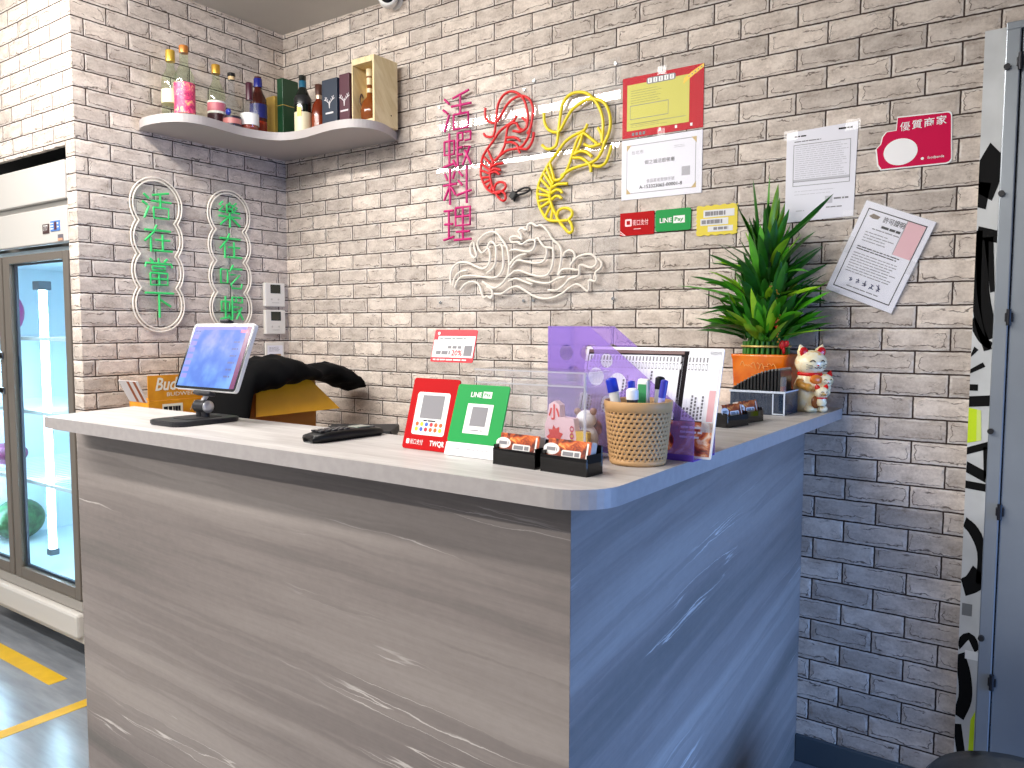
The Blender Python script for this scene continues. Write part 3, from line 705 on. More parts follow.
obj('tie', MB().box(-.006, .024, -.026, -.009, -.020, .006, 0, .004, M=T(0, 0, 0) @ R('Y', -50)), mat('cable_dark', (30, 30, 30), .5), t)

# ---------------------------------------------------------------- papers and signs on the back wall
def panel(name, label, cat, x, z, rot=0):
    o = thing(name, label, cat, (x, 0, z)); o.rotation_euler = (0, math.radians(rot), 0)
    return o
film = clear('laminating_film', (255, 255, 255), .0, .02, rough=.4, fres=.12)
# red and yellow certificate
t = panel('certificate', 'red and yellow laminated certificate taped above the white one', 'certificate', 1.994, .772)
yel = mat('certificate_yellow', (214, 208, 104), .6, spec=.15)
crimson = mat('certificate_red', (196, 12, 34), .6, spec=.15)
gold = mat('print_gold', (244, 200, 40), .5)
pb = MB().box(-.150, .150, -.003, -.0005, -.104, .104, 0)
q = FRONT @ T(0, 0, .0032)
pb.rect(-.132, .10, -.080, .078, .0002, 1, q)
pb.lines(-.118, .03, -.072, -.055, 3, 4, q, .0005, .0013); pb.lines(-.118, .03, .010, .060, 6, 4, q, .0005, .0016)
for (x0, x1, y0, y1) in ((-.12, .025, -.042, -.040), (-.12, .025, .004, .006), (-.12, -.1185, -.042, .006), (.0235, .025, -.042, .006), (-.118, .088, -.058, -.0565)): pb.rect(x0, x1, y0, y1, .0005, 3, q)
pb.prism(rrect(-.058, .050, .070, .092, .008), .0003, .0006, 3, q)
for k in range(5): pb.rect(-.053 + k * .0205, -.038 + k * .0205, .073, .089, .0009, 2, q)
for k in range(5): pb.rect(-.047 + k * .0205, -.044 + k * .0205, .075, .087, .0011, 3, q)
pb.prism([(.078, .048), (.098, .062), (.150, .092), (.150, .104), (.108, .084), (.080, .066)], .0004, .0007, 5, q)
for k in range(5): pb.rect(.096 + k * .011, .100 + k * .011, .068 + k * .006, .072 + k * .006, .001, 3, q)
for k, x in enumerate((-.112, -.098, -.084, -.070)): pb.rect(x, x + .009, -.098, -.088, .0006, 3, q)
for x in (-.010, .05, .105): pb.rect(x, x + .008, -.094, -.084, .0006, 2, q)
obj('sheet', pb, [crimson, yel, white, grey_ink, mat('certificate_ink', (150, 146, 84), .6), gold], t)
obj('film', MB().box(-.155, .155, -.0052, -.0047, -.109, .109), film, t)
obj('tape', MB().rect(-.016, .016, .094, .122, .0058, 0, FRONT).rect(-.014, .014, -.116, -.088, .0058, 0, FRONT), clear('clear_tape', (255, 255, 255), .06, .10, rough=.2), t)
# white certificate
t = panel('certificate', 'white laminated certificate with gold corners under the red and yellow one', 'certificate', 1.993, .557)
pb = MB().box(-.150, .150, -.003, -.0005, -.104, .104, 0)
for (x0, x1, y0, y1) in ((-.130, .128, .082, .0838), (-.130, .128, -.0838, -.082), (-.130, -.1285, -.0838, .0838), (.1265, .128, -.0838, .0838)): pb.rect(x0, x1, y0, y1, .0003, 1, q)
for sx in (-1, 1):
    for sy in (-1, 1): pb.prism([(sx * .130, sy * .0845), (sx * .112, sy * .0845), (sx * .130, sy * .064)][::(1 if sx * sy < 0 else -1)], .0003, .0005, 2, q)
pb.text('台北市', -.088, .058, .014, 3, q, .046); pb.text('蝦之城活蝦餐廳', -.004, .020, .015, 1, q, .112)
pb.text('食品業者登錄字號', .0, -.045, .013, 3, q, .105); pb.text('A-153323065-00001-8', .0, -.064, .012, 4, q, .160, bold=.01)
pb.lines(.05, .10, .055, .066, 2, 3, q, .0005, .0014); pb.rect(.078, .108, -.040, -.010, .0003, 5, q)
obj('sheet', pb, [paper, grey_ink, mat('corner_gold', (196, 168, 110), .5), mat('pale_ink', (168, 166, 172), .6), ink, mat('code_patch', (176, 174, 180), .6)], t)
obj('film', MB().box(-.154, .154, -.0052, -.0047, -.108, .108), film, t)

# payment cards in a row
t = panel('payment_card', 'red payment card with a white square mark below the white certificate', 'sign', 1.906, .367)
pb = MB().box(-.066, .066, -.004, -.0005, -.040, .040, 0)
q = FRONT @ T(0, 0, .0042)
pb.prism(rrect(-.046, -.020, -.008, .018, .004), .0002, .0004, 1, q); pb.rect(-.040, -.026, -.002, .012, .0006, 0, q)
pb.text('街口支付', .014, .004, .020, 1, q, .060); pb.rect(-.012, .016, -.019, -.017, .0004, 1, q)
for k in range(2): pb.prism([(-.066, -.022 - k * .008), (-.066, -.025 - k * .008), (-.046 + k * -.004, -.040), (-.042 - k * .004, -.040)], .0003, .0005, 1, q)
obj('card', pb, [red, mat('card_pale', (248, 214, 214), .5)], t)
t = panel('payment_card', 'green payment card with white lettering between the red card and the yellow card', 'sign', 2.043, .370)
line_green = mat('pay_green', (0, 146, 64), .5, spec=.25)
pb = MB().prism(rrect(-.065, .065, -.037, .037, .008), 0, .006, 0, FRONT)
q = FRONT @ T(0, 0, .0062)
pb.text('LINE', -.026, .0, .016, 1, q, .044, bold=.02); pb.rect(.002, .044, -.012, .013, .0003, 1, q); pb.text('Pay', .023, -.0005, .017, 0, q, .032, z=.0008, bold=.02)
obj('card', pb, [line_green, white], t)
t = panel('payment_card', 'yellow scalloped card with grey print half hidden by the plant leaves', 'sign', 2.198, .358)
pts_ = [(.072 * math.cos(a) * (1 + .05 * math.cos(8 * a)) , .050 * math.sin(a) * (1 + .05 * math.cos(8 * a))) for a in [2 * math.pi * k / 64 for k in range(64)]]
sq = [(max(-.070, min(.070, x * 1.35)), max(-.049, min(.049, y * 1.35))) for x, y in pts_]
sq = [(x * (1 + .03 * math.sin(30 * i / 10)), y * (1 + .05 * math.sin(20 * i / 10))) for i, (x, y) in enumerate(sq)]
pb = MB().prism(sq, 0, .004, 0, FRONT)
q = FRONT @ T(0, 0, .0042)
for (x0, x1, y0, y1) in ((-.046, .060, .010, .034), (-.056, .040, -.016, .006), (-.030, .056, -.038, -.020)): pb.rect(x0, x1, y0, y1, .0003, 1, q)
pb.lines(-.040, .030, .012, .032, 1, 2, q, .0006, .014, 0); pb.lines(-.052, .020, -.014, .004, 1, 2, q, .0006, .013, 0); pb.lines(-.010, .040, -.034, -.022, 1, 2, q, .0006, .009, 0)
obj('card', pb, [mat('card_yellow', (226, 206, 80), .6, spec=.2), mat('card_inset', (216, 216, 218), .5), grey_ink], t)

# upright letter sheet
t = panel('notice_sheet', 'white printed form taped upright behind the top plant leaves', 'notice', 2.5245, .474)
pb = MB().prism([(-.104, -.143), (.099, -.136), (.105, .143), (-.104, .135)], .0005, .0025, 0, FRONT)
q = FRONT @ T(0, 0, .0027)
pb.lines(-.080, -.045, .116, .124, 1, 2, q, .0004, .004, 0); pb.lines(.05, .09, .124, .131, 1, 2, q, .0004, .005, 0); pb.lines(-.080, .0, .100, .108, 1, 3, q, .0004, .003, 0)
for (x0, x1, y0, y1) in ((-.082, .086, .093, .0945), (-.082, .086, -.020, -.0185), (-.082, .086, -.033, -.0315), (-.082, -.0805, -.033, .094), (.0845, .086, -.033, .094)): pb.rect(x0, x1, y0, y1, .0004, 3, q)
pb.lines(-.076, .080, -.017, .090, 17, 1, q, .0004, .0018, .15); pb.rect(-.082, .086, -.019, -.012, .0003, 1, q)
pb.lines(-.076, .08, -.064, -.044, 2, 1, q, .0004, .0014)
pb.rect(.016, .038, -.092, -.070, .0003, 1, q); pb.lines(.042, .086, -.084, -.074, 1, 3, q, .0004, .005, 0); pb.lines(.02, .07, -.108, -.100, 1, 3, q, .0004, .003)
pb.lines(-.07, -.04, -.112, -.106, 1, 1, q, .0004, .003)
obj('sheet', pb, [paper, mat('form_grey', (196, 195, 202), .6), ink, grey_ink], t)
obj('tape', MB().rect(.07, .112, .118, .150, .0032, 0, FRONT).rect(-.112, -.07, .112, .142, .0032, 0, FRONT).rect(.07, .11, -.146, -.118, .0032, 0, FRONT), clear('clear_tape', (0, 0, 0)), t)

# tilted permit in a sleeve
t = panel('permit_sheet', 'white permit 許可證明 in a clear sleeve, hung crooked right of the plant', 'permit', 2.700, .2115, 22.9)
pb = MB().box(-.101, .101, -.008, -.004, -.140, .140, 0)
q = FRONT @ T(0, 0, .0082)
for k, (a, th) in enumerate(((0, .0026),)):
    for (x0, x1, y0, y1) in ((-.086, .086, .119, .122), (-.086, .086, -.122, -.119), (-.086, -.0835, -.122, .122), (.0835, .086, -.122, .122)): pb.rect(x0, x1, y0, y1, .0003, 1, q)
pb.rect(.032, .083, .018, .119, .0002, 2, q); pb.rect(.030, .0315, .018, .119, .0004, 3, q)
pb.text('許可證明', -.002, .103, .018, 1, q, .062, bold=.008); pb.prism([(-.076, .100), (-.066, .110), (-.044, .107), (-.048, .098), (-.062, .096)], .0003, .0005, 4, q)
pb.lines(-.030, .028, .076, .086, 1, 1, q, .0004, .007, 0); pb.lines(-.052, .028, .066, .072, 1, 3, q, .0004, .003, 0)
pb.lines(-.066, .026, .026, .060, 4, 3, q, .0004, .0024, .3); pb.lines(-.070, .060, .000, .014, 2, 1, q, .0004, .003, .1)
pb.lines(-.072, .074, -.070, -.006, 8, 3, q, .0004, .0024, .2)
rnd = random.Random(3)
for k in range(5):
    cx = -.046 + k * .021; hgt = .008 + .002 * k
    for j in range(5):
        a = rnd.uniform(-.6, .6) + (0 if j % 2 else 1.5); L = hgt * rnd.uniform(.7, 1.1)
        px_, py_ = cx + rnd.uniform(-.003, .003), -.088 + rnd.uniform(-.005, .005)
        dx, dy = math.cos(a) * L / 2, math.sin(a) * L / 2; nx, ny = -math.sin(a) * .0012, math.cos(a) * .0012
        pb.add([(px_ - dx - nx, py_ - dy - ny, .0005), (px_ + dx - nx, py_ + dy - ny, .0005), (px_ + dx + nx, py_ + dy + ny, .0005), (px_ - dx + nx, py_ - dy + ny, .0005)], [(0, 1, 2, 3)], 5, False, q)
pb.lines(-.050, .046, -.111, -.105, 1, 3, q, .0004, .003, 0)
obj('sheet', pb, [paper, ink, mat('stamp_pink', (226, 176, 182), .5), grey_ink, mat('emblem_bronze', (110, 92, 70), .5), mat('signature_blue', (44, 50, 104), .5)], t)
obj('sleeve', MB().box(-.104, .104, -.0105, -.0098, -.143, .143).box(-.104, .104, -.003, -.0024, -.143, .143), clear('sleeve_film', (255, 255, 255), .04, .04, rough=.25, fres=.6), t)
obj('tape', MB().rect(-.10, -.06, -.156, -.128, .0112, 0, FRONT).rect(.085, .11, -.02, .02, .0112, 0, FRONT).rect(-.112, -.085, -.02, .03, .0112, 0, FRONT), clear('clear_tape', (0, 0, 0)), t)

# pink shop award sign
t = panel('award_sign', 'bright pink 優質商家 sticker sign with a white oval at its lower left', 'sign', 2.783, .537)
pk = mat('sticker_pink', (206, 0, 72), .55, spec=.15)
wp = mat('sticker_white', (240, 238, 238), .35)
out = [(-.046, .072)] + [(.090 - .010 + .010 * math.sin(a), .068 - .010 + .010 * math.cos(a)) for a in (0, .5, 1, 1.57)] + [(.094 - .012 + .012 * math.cos(a), -.058 - .012 * math.sin(a)) for a in (0, .5, 1, 1.57)] + \
      [(-.085, -.070), (-.094, -.056), (-.100, -.010), (-.088, .002), (-.084, .022), (-.074, .035), (-.048, .036)]
cx = sum(p[0] for p in out) / len(out); cy_ = sum(p[1] for p in out) / len(out)
grow = [(cx + (x - cx) * 1.035, cy_ + (y - cy_) * 1.05) for x, y in out]
pb = MB().prism(grow[::-1], 0, .003, 1, FRONT).prism(out[::-1], .003, .0034, 0, FRONT)
q = FRONT @ T(0, 0, .0036)
pb.prism([(-.036 + .045 * math.cos(a), -.026 + .038 * math.sin(a)) for a in [2 * math.pi * k / 32 for k in range(32)]], 0, .0004, 1, q)
for i, ch in enumerate('優質商家'): pb.text(ch, -.026 + i * .031, .045 + i * .0015, .025, 1, q, .026, bold=0 if ch == '優' else .012)
pb.text('foodpanda', .056, -.052, .009, 1, q, .042, bold=.01); pb.prism(circ(.022, -.052, .004, 12), 0, .0004, 1, q)
obj('sticker', pb, [pk, wp], t)

# ---------------------------------------------------------------- controls near the corner, security camera
for i, (y0, y1, z0, z1, lb) in enumerate(((-.150, -.034, .099, .213, 'upper of two square white thermostats by the inner corner'), (-.150, -.034, -.034, .083, 'lower of two square white thermostats by the inner corner'))):
    t = thing('thermostat', lb, 'thermostat', (0, (y0 + y1) / 2, (z0 + z1) / 2))
    wd, hh = (y1 - y0) / 2, (z1 - z0) / 2
    obj('case', MB().box(0, .022, -wd, wd, -hh, hh, 0, .004), mat('thermostat_white', (224, 220, 212), .4), t)
    obj('screen', MB().box(.022, .0235, -wd * .48, wd * .52, hh * .12, hh * .86, 0, .001), mat('lcd_dark', (40, 46, 38), .25), t)
    bt = MB()
    for y, z in ((-.022, -.022), (.018, -.022)): bt.cyl((.022, y, z), (.0238, y, z), .005, 0, seg=12)
    bt.box(.022, .0235, -.02, .02, -.040, -.036, 0)
    obj('button', bt, mat('button_grey', (198, 194, 186), .4), t)
t = thing('wall_switch', 'white switch plate with a small note under the thermostats, above the black jacket', 'switch', (0, -.090, -.125))
obj('plate', MB().box(0, .010, -.056, .054, -.060, .050, 0, .003), mat('thermostat_white', (0, 0, 0)), t)
sp = MB().rect(-.045, .045, -.01, .036, .0102, 0, SIDE).lines(-.035, .03, .006, .030, 4, 1, SIDE @ T(0, 0, .0104), .0002, .0018).rect(-.02, .034, -.018, -.006, .0104, 2, SIDE)
obj('note', sp, [paper, grey_ink, mat('note_brown', (170, 130, 84), .5)], t)
t = thing('security_camera', 'round white security camera with a black face under the ceiling', 'camera', (.755, 0, 1.392))
MC = T(0, -.055, 0) @ frame((0, 0, 0), (.80, .60, 0), (0, 0, 1))
obj('mount', MB().cyl((0, 0, 0), (0, -.012, 0), .034, 0, seg=24).cyl((0, -.012, 0), (0, -.04, 0), .014, 0), white, t)
obj('housing', MB().lathe([(.0, -.040), (.030, -.036), (.041, -.015), (.0415, .018), (.037, .024), (.033, .0245)], 0, MC, 28), white, t)
obj('lens_face', MB().lathe([(.031, .0246), (.030, .026), (.012, .0262), (.010, .030), (0, .030)], 0, MC, 28), mat('lens_black', (14, 15, 20), .12), t)

# ---------------------------------------------------------------- corner shelf and what stands on it
front = [(0, -.742), (.055, -.765), (.115, -.771), (.19, -.762), (.262, -.728), (.296, -.665), (.296, -.60), (.284, -.52), (.276, -.45), (.286, -.38), (.310, -.325), (.345, -.292), (.40, -.274), (.46, -.270),
         (.53, -.278), (.62, -.290), (.70, -.290), (.765, -.270), (.806, -.22), (.812, -.16), (.795, -.10), (.749, 0)]
P = [(p.x, p.y) for p in catmull([(x, y, 0) for x, y in front], 4)]
P = [(max(0.0005, x), min(-.0005, y)) for x, y in P]
top = MB().prism(P + [(.0005, -.0005)], .809, .843, 0)
tag(obj('corner_shelf', top, mat('shelf_paint', (176, 169, 167), .5)), 'light grey corner shelf with a wavy front edge holding bottles and boxes', 'shelf')
ZS = .843
cg = clear('bottle_glass', (242, 248, 234), .06, .025, (210, 220, 200))
dg_ = clear('clear_bottle_glass', (248, 249, 250), .08, .02)
capg = mat('cap_gold', (206, 160, 66), .3, .6)
tall = [(.034, 0), (.0375, .006), (.0375, .150), (.036, .170), (.022, .200), (.0155, .218), (.0155, .262), (.0155, .268)]
bottle('liquor_bottle', 'clear bottle with a gold cap and cream label, farthest left on the corner shelf', .115, -.665, ZS, tall, [(.0185, .240), (.0185, .283), (.017, .286), (0, .286)], cg, mat('cap_brass', (204, 170, 70), .3, .5), mat('label_cream', (226, 220, 176), .5), [(.0379, .07), (.0379, .125)])
lab = photo_print('label_flower', (150, 40, 90), (222, 60, 110), (232, 96, 130), (240, 196, 120), 46)
o = bottle('liquor_bottle', 'clear bottle with a copper cap and big pink flowered label at the shelf end', .195, -.655, ZS, [(r * 1.08, z) for r, z in tall], [(.0175, .262), (.0185, .288), (.017, .291), (0, .291)], cg, mat('cap_copper', (186, 118, 54), .35, .4), lab, [(.0409, .018), (.0409, .140)])
o = bottle('liquor_bottle', 'clear bottle with gold cap and white-edged dark label, third from the left on the shelf', .112, -.452, ZS, tall, [(.0180, .247), (.0185, .282), (.017, .285), (0, .285)], cg, capg, white, [(.0379, .03), (.0379, .128)])
obj('label_print', MB().lathe([(.0383, .034), (.0383, .075)], 0, seg=24), mat('label_wine', (66, 22, 34), .4), o)
obj('label_stripe', MB().lathe([(.0383, .085), (.0383, .12)], 0, seg=24), mat('label_rose', (206, 110, 130), .4), o)
rp = [(.032, 0), (.037, .008), (.037, .055), (.032, .095), (.018, .125), (.0125, .140), (.0125, .205)]
o = bottle('liquor_bottle', 'short clear bottle with a slim neck and black-topped cork stopper', .215, -.448, ZS, rp, [(.0135, .203), (.0135, .218), (.0165, .2185), (.0165, .232), (0, .233)], dg_, black, mat('label_dark', (40, 26, 46), .4), [(.0374, .012), (.0374, .050)])
obj('cork', MB().lathe([(.0136, .204), (.0137, .218)], 0, seg=18), mat('cork', (206, 178, 130), .6), o)
obj('medallion', MB().ball((.022, -.034, .062), (.014, .010, .014)), mat('medallion_blue', (30, 50, 150), .3), o)
obj('label_band', MB().lathe([(.0378, .018), (.0378, .040)], 0, seg=24), mat('label_redwhite', (190, 120, 116), .4), o)
rp2 = [(.028, 0), (.036, .012), (.038, .055), (.034, .090), (.018, .125), (.0125, .140), (.0125, .165)]
o = bottle('liquor_bottle', 'round clear bottle with a tall plum capsule, in front of the navy-capped one', .232, -.372, ZS, rp2, [(.0150, .135), (.0150, .205), (.013, .209), (0, .209)], dg_, mat('capsule_plum', (66, 20, 40), .35), white, [(.0386, .026), (.0386, .075)])
obj('spirit', MB().lathe([(.027, .003), (.0345, .014), (.036, .025), (0, .0251)], 0, seg=24), mat('spirit_amber', (140, 46, 22), .15), o)
o = bottle('liquor_bottle', 'dark amber bottle with a shiny navy cap and blue label', .168, -.278, ZS, tall, [(.0185, .222), (.0185, .258), (.017, .261), (0, .261)], mat('amber_dark', (70, 24, 16), .12), mat('cap_navy', (24, 32, 120), .25), mat('label_blue', (34, 40, 112), .35), [(.0379, .085), (.0379, .145)])
obj('amber_band', MB().lathe([(.0378, .015), (.0378, .07)], 0, seg=24), mat('amber_red', (150, 44, 22), .15), o)  # redder amber band around the lower part of the bottle
tag(obj('gift_box', MB().box(-.03, .03, -.0085, .0085, 0, .205, 0, .001), mat('box_gold', (204, 170, 84), .35, .3), loc=(.150, -.190, ZS)), 'slim gold box standing left of the green box', 'box')
t = thing('gift_box', 'tall dark green carton standing in the shelf corner', 'box', (.225, -.160, ZS), 0)
gb = MB().box(-.020, .020, -.044, .044, 0, .272, 0, .002)
obj('carton', gb, mat('box_green', (18, 62, 36), .35), t)
obj('lid_line', MB().box(-.0206, .0206, -.0446, .0446, .152, .155), mat('box_gold', (0, 0, 0)), t)
gw = MB().prism([(-.032, .07), (-.016, .07), (-.012, .05), (-.026, .05)], .0202, .0206, 0, SIDE @ T(.052, 0, 0))
obj('emblem', gw, white, t)
o = bottle('liquor_bottle', 'dark bottle with a teal capsule and cream label, right of the green carton', .345, -.175, ZS, tall, [(.0160, .190), (.0165, .243), (.015, .246), (0, .246)], mat('bottle_green_black', (20, 26, 22), .12), mat('capsule_teal', (16, 88, 116), .35), mat('label_ivory', (228, 218, 186), .45), [(.0380, .01), (.0380, .105)])
obj('neck_label', MB().lathe([(.0200, .203), (.0382, .166), (.0383, .14)], 0, seg=24), mat('label_black', (28, 28, 30), .3), o)
obj('label_seal', MB().prism([(-.010, .085), (.010, .085), (.010, .125), (-.010, .125)], .0, .0006, 0, T(0, 0, 0) @ R('Z', 25) @ FRONT @ T(0, 0, .0384)), mat('seal_gold', (232, 190, 80), .4), o)
o = bottle('liquor_bottle', 'brown whisky bottle with a wide dark cork, beside the navy box', .405, -.135, ZS, [(.026, 0), (.031, .008), (.033, .11), (.028, .14), (.013, .165), (.0125, .190)], [(.0150, .185), (.0175, .228), (0, .229)], mat('whisky_brown', (108, 40, 18), .12), mat('cork_dark', (74, 40, 28), .5), mat('whisky_band', (130, 52, 24), .2), [(.0334, .03), (.0334, .09)])
obj('neck_ring', MB().lathe([(.0155, .165), (.0155, .182)], 0, seg=18), mat('ring_silver', (190, 170, 150), .3, .5), o)
def stag(mb, cx, cz, s, mi, q):
    for sx in (-1, 1):
        for pts3 in ([(0, -.35), (.06, .0), (.22, .12), (.42, .30), (.50, .55)], [(.22, .12), (.20, .35)], [(.42, .30), (.30, .50)], [(.34, .22), (.62, .34)], [(.05, .0), (.0, .2)]):
            PP = [Vector((cx + sx * x * s, cz + z * s)) for x, z in pts3]
            for a, b_ in zip(PP, PP[1:]):
                d_ = (b_ - a).normalized(); nn = Vector((-d_.y, d_.x)) * .0016
                mb.add([(a.x + nn.x, a.y + nn.y, 0), (a.x - nn.x, a.y - nn.y, 0), (b_.x - nn.x, b_.y - nn.y, 0), (b_.x + nn.x, b_.y + nn.y, 0)], [(0, 1, 2, 3)], mi, False, q)
    mb.prism([(cx - .08 * s, cz), (cx + .08 * s, cz), (cx + .03 * s, cz - .42 * s), (cx - .03 * s, cz - .42 * s)][::-1], 0, .0002, mi, q)
for nm, lb, x0, x1, y0, hgt, mc in (('whisky_box', 'navy whisky box with a silver stag head', .492, .588, -.195, .216, mat('box_navy', (26, 40, 58), .45)), ('whisky_box', 'dark maroon whisky box with a silver stag head, half behind the wooden case', .590, .652, -.185, .226, mat('box_maroon', (72, 22, 40), .45))):
    t = thing(nm, lb, 'box', ((x0 + x1) / 2, y0 + .045, ZS))
    wd = (x1 - x0) / 2 - .001
    bx = MB().box(-wd, wd, -.045, .045, 0, hgt, 0, .0015)
    q = FRONT @ T(0, 0, .0456)
    stag(bx, 0, .115, .052, 1, q); bx.rect(-.024, .024, .070, .077, .0002, 1, q)
    obj('carton', bx, [mc, mat('print_silver', (208, 204, 206), .35)], t)
t = thing('wooden_case', 'pale wooden presentation case, open front, at the right end of the shelf', 'case', (.722, -.006, ZS))
pine = NT('pine_wood'); o_ = pine.obj()
f_ = pine.noise(pine.xyz(pine.m('MULTIPLY', o_[0], 60), pine.m('ADD', pine.m('MULTIPLY', o_[1], 14), pine.m('MULTIPLY', o_[2], 9)), pine.m('MULTIPLY', o_[2], 4)), 2.0, 4, .6, 1.0)
pine.link(pine.ramp(f_, [(.3, srgb(206, 184, 136)), (.7, srgb(230, 214, 172))]), pine.b.inputs['Base Color']); pine.b.inputs['Roughness'].default_value = .5
pm = pine.mat
wc = MB().box(-.066, -.060, -.168, -.03, 0, .278).box(.056, .066, -.168, -.03, 0, .278).box(-.060, .056, -.168, -.03, .254, .278).box(-.060, .056, -.168, -.03, 0, .022).box(-.060, .056, -.090, -.03, .022, .254)
wc.cyl((.066, -.07, .05), (.067, -.07, .05), .003, 1)
obj('frame', wc, [pm, ink], t)
art = MB().rect(-.060, .056, .022, .254, .0905, 0, FRONT)
obj('printed_back', art, photo_print('case_print', (90, 54, 20), (190, 146, 70), (226, 190, 110), (236, 208, 140), 22), t)
t = thing('decanter', 'amber decanter with a striped neck inside the wooden case', 'bottle', (.722, -.136, ZS + .0225))
obj('body', MB().lathe([(.028, 0), (.040, .012), (.043, .045), (.034, .080), (.015, .100), (.011, .115), (.011, .185)], 0, seg=28, sy=.82), mat('decanter_amber', (120, 62, 22), .12), t)
obj('stopper', MB().lathe([(.0125, .185), (.014, .190), (.014, .215), (0, .217)], 0, seg=20), mat('stopper_ivory', (216, 200, 160), .35), t)
obj('neck_band', MB().lathe([(.0122, .118), (.0122, .135)], 0, seg=18).lathe([(.0122, .150), (.0122, .178)], 0, seg=18), mat('stopper_ivory', (0, 0, 0)), t)
obj('handle', MB().tube(catmull([(-.036, -.005, .06), (-.050, -.008, .09), (-.040, -.008, .118), (-.030, -.008, .10)], 5), .0035), mat('handle_dark', (60, 34, 18), .3), t)
# ---------------------------------------------------------------- on the counter: tablet, handset, payment stands
dark_metal = mat('stand_metal', (42, 42, 46), .4, .4)
t = thing('tablet_stand', 'black folding tablet stand with a rounded base at the left end of the counter', 'stand', (1.338, -1.375, ZC))
base = MB()
L = rrect(-.070, .070, -.098, .092, .030, 6)
base.prism([(x * .98, y * .98) for x, y in L], 0, .003, 0).prism(L, .003, .011, 0).prism([(x * .97, y * .97) for x, y in L], .011, .0125, 0)
obj('base', base, dark_metal, t)
obj('base_pad', MB().prism(rrect(-.035, .035, -.045, .055, .006), .0125, .0135, 0), mat('pad_black', (22, 22, 24), .6), t)
obj('pivot', MB().cyl((-.022, .02, .040), (.022, .02, .040), .017, 0, seg=24).cyl((-.012, .02, .0125), (-.012, .02, .034), .011, 0).cyl((.012, .02, .0125), (.012, .02, .034), .011, 0), dark_metal, t)
obj('pivot_cap', MB().lathe([(.011, 0), (.016, .0), (.016, .003), (.007, .003)], 0, T(.022, .02, .040) @ R('Y', 90), 24), mat('brushed_silver', (214, 214, 216), .3, .6), t)
obj('arm', MB().tube([(0, .02, .052), (.012, .034, .085), (.006, .048, .14)], .0065, 0, seg=10), mat('brushed_silver', (0, 0, 0)), t)
lean = math.degrees(math.atan2(.066, .170))
TM = T(0, .0, .0) @ R('X', -lean)
TBX, TBY, TBZ = 1.380, -1.381, -.160
t2m = T(TBX - 1.338, TBY + 1.375, TBZ - ZC) @ R('X', -lean)
obj('cradle', MB().box(-.03, .03, .0135, .024, .05, .13, 0, .004, t2m).box(-.036, .036, -.004, .016, -.012, -.002, 0, .003, t2m).box(-.018, .018, -.004, .016, .184, .193, 0, .003, t2m).box(-.010, .010, .0135, .018, .0, .19, 0, .001, t2m), dark_metal, t)
tb = thing('tablet', 'white-edged tablet showing a blue ordering screen, clamped in the black stand', 'tablet', (TBX, TBY, TBZ))
Ml = R('X', -lean)
shell = MB().prism(rrect(-.130, .130, 0, .182, .010), 0, .010, 0, Ml @ T(0, .012, 0) @ FRONT)
obj('shell', shell, mat('tablet_white', (226, 226, 228), .3), tb)
obj('bezel', MB().prism(rrect(-.1285, .1285, .0015, .1805, .009), .010, .0115, 0, Ml @ T(0, .012, 0) @ FRONT), mat('bezel_black', (16, 16, 20), .15), tb)
scr = NT('screen_glow'); o_ = scr.obj()
v_ = scr.xyz(o_[0], o_[1], o_[2])
f_ = scr.ss(o_[2], .03, .155)
c_ = scr.mix(f_, srgb(88, 132, 190), srgb(128, 126, 176)); c_ = scr.mix(scr.ss(scr.noise(v_, 18, 3), .30, .80), srgb(48, 84, 160), c_)
scr.link(c_, scr.b.inputs['Base Color']); scr.link(c_, scr.b.inputs['Emission Color']); scr.b.inputs['Emission Strength'].default_value = .10; scr.b.inputs['Roughness'].default_value = .35; scr.b.inputs['Specular IOR Level'].default_value = .25
q = Ml @ T(0, .012, 0) @ FRONT @ T(0, 0, .0117)
sm = MB().rect(-.121, .122, .008, .173, 0, 0, q)
sm.rect(.104, .122, .008, .173, .0002, 1, q); sm.rect(-.121, .104, .164, .173, .0002, 2, q)
sm.lines(.066, .094, .03, .14, 6, 3, q, .0003, .005, .2); sm.lines(-.112, -.085, .156, .163, 1, 3, q, .0003, .003, .2); sm.rect(.082, .112, .156, .164, .0004, 4, q)
for k in range(7): sm.rect(-.118, -.092, .03 + k * .018, .042 + k * .018, .0002, 2, q)
obj('screen', sm, [scr.mat, mat('screen_maroon', (96, 52, 84), .2, emit=.1, spec=.2), mat('screen_violet', (110, 106, 166), .35, emit=.12, spec=.2), mat('screen_text', (48, 62, 120), .3), mat('screen_red', (170, 70, 110), .3)], tb)

t = thing('handset', 'black cordless handset with rows of keys lying on the counter', 'handset', (1.868, -1.352, ZC), -4)
body = MB(); st = [(-.098, .018, .012), (-.094, .026, .018), (-.06, .030, .023), (0, .029, .024), (.05, .028, .022), (.088, .025, .018), (.098, .016, .012)]
vs = []; ns = 14
for y, wx, hz in st:
    for k in range(ns):
        a = 2 * math.pi * k / ns; c_, s_ = math.cos(a), math.sin(a)
        vs.append((wx * math.copysign(abs(c_) ** .6, c_), y, hz / 2 + hz / 2 * math.copysign(abs(s_) ** .6, s_)))
fs = [(i * ns + k, i * ns + (k + 1) % ns, (i + 1) * ns + (k + 1) % ns, (i + 1) * ns + k) for i in range(len(st) - 1) for k in range(ns)]
fs += [tuple(range(ns)), tuple(range((len(st) - 1) * ns + ns - 1, (len(st) - 1) * ns - 1, -1))]
body.add(vs, fs, 0, True)
obj('body', body, black, t)
kb = mat('key_black', (40, 40, 44), .3)
for r_ in range(5):
    for c_ in range(3): obj('key', MB().box(-.018 + c_ * .013, -.008 + c_ * .013, -.078 + r_ * .017, -.067 + r_ * .017, .0215, .0258, 0, .0015), kb, t)
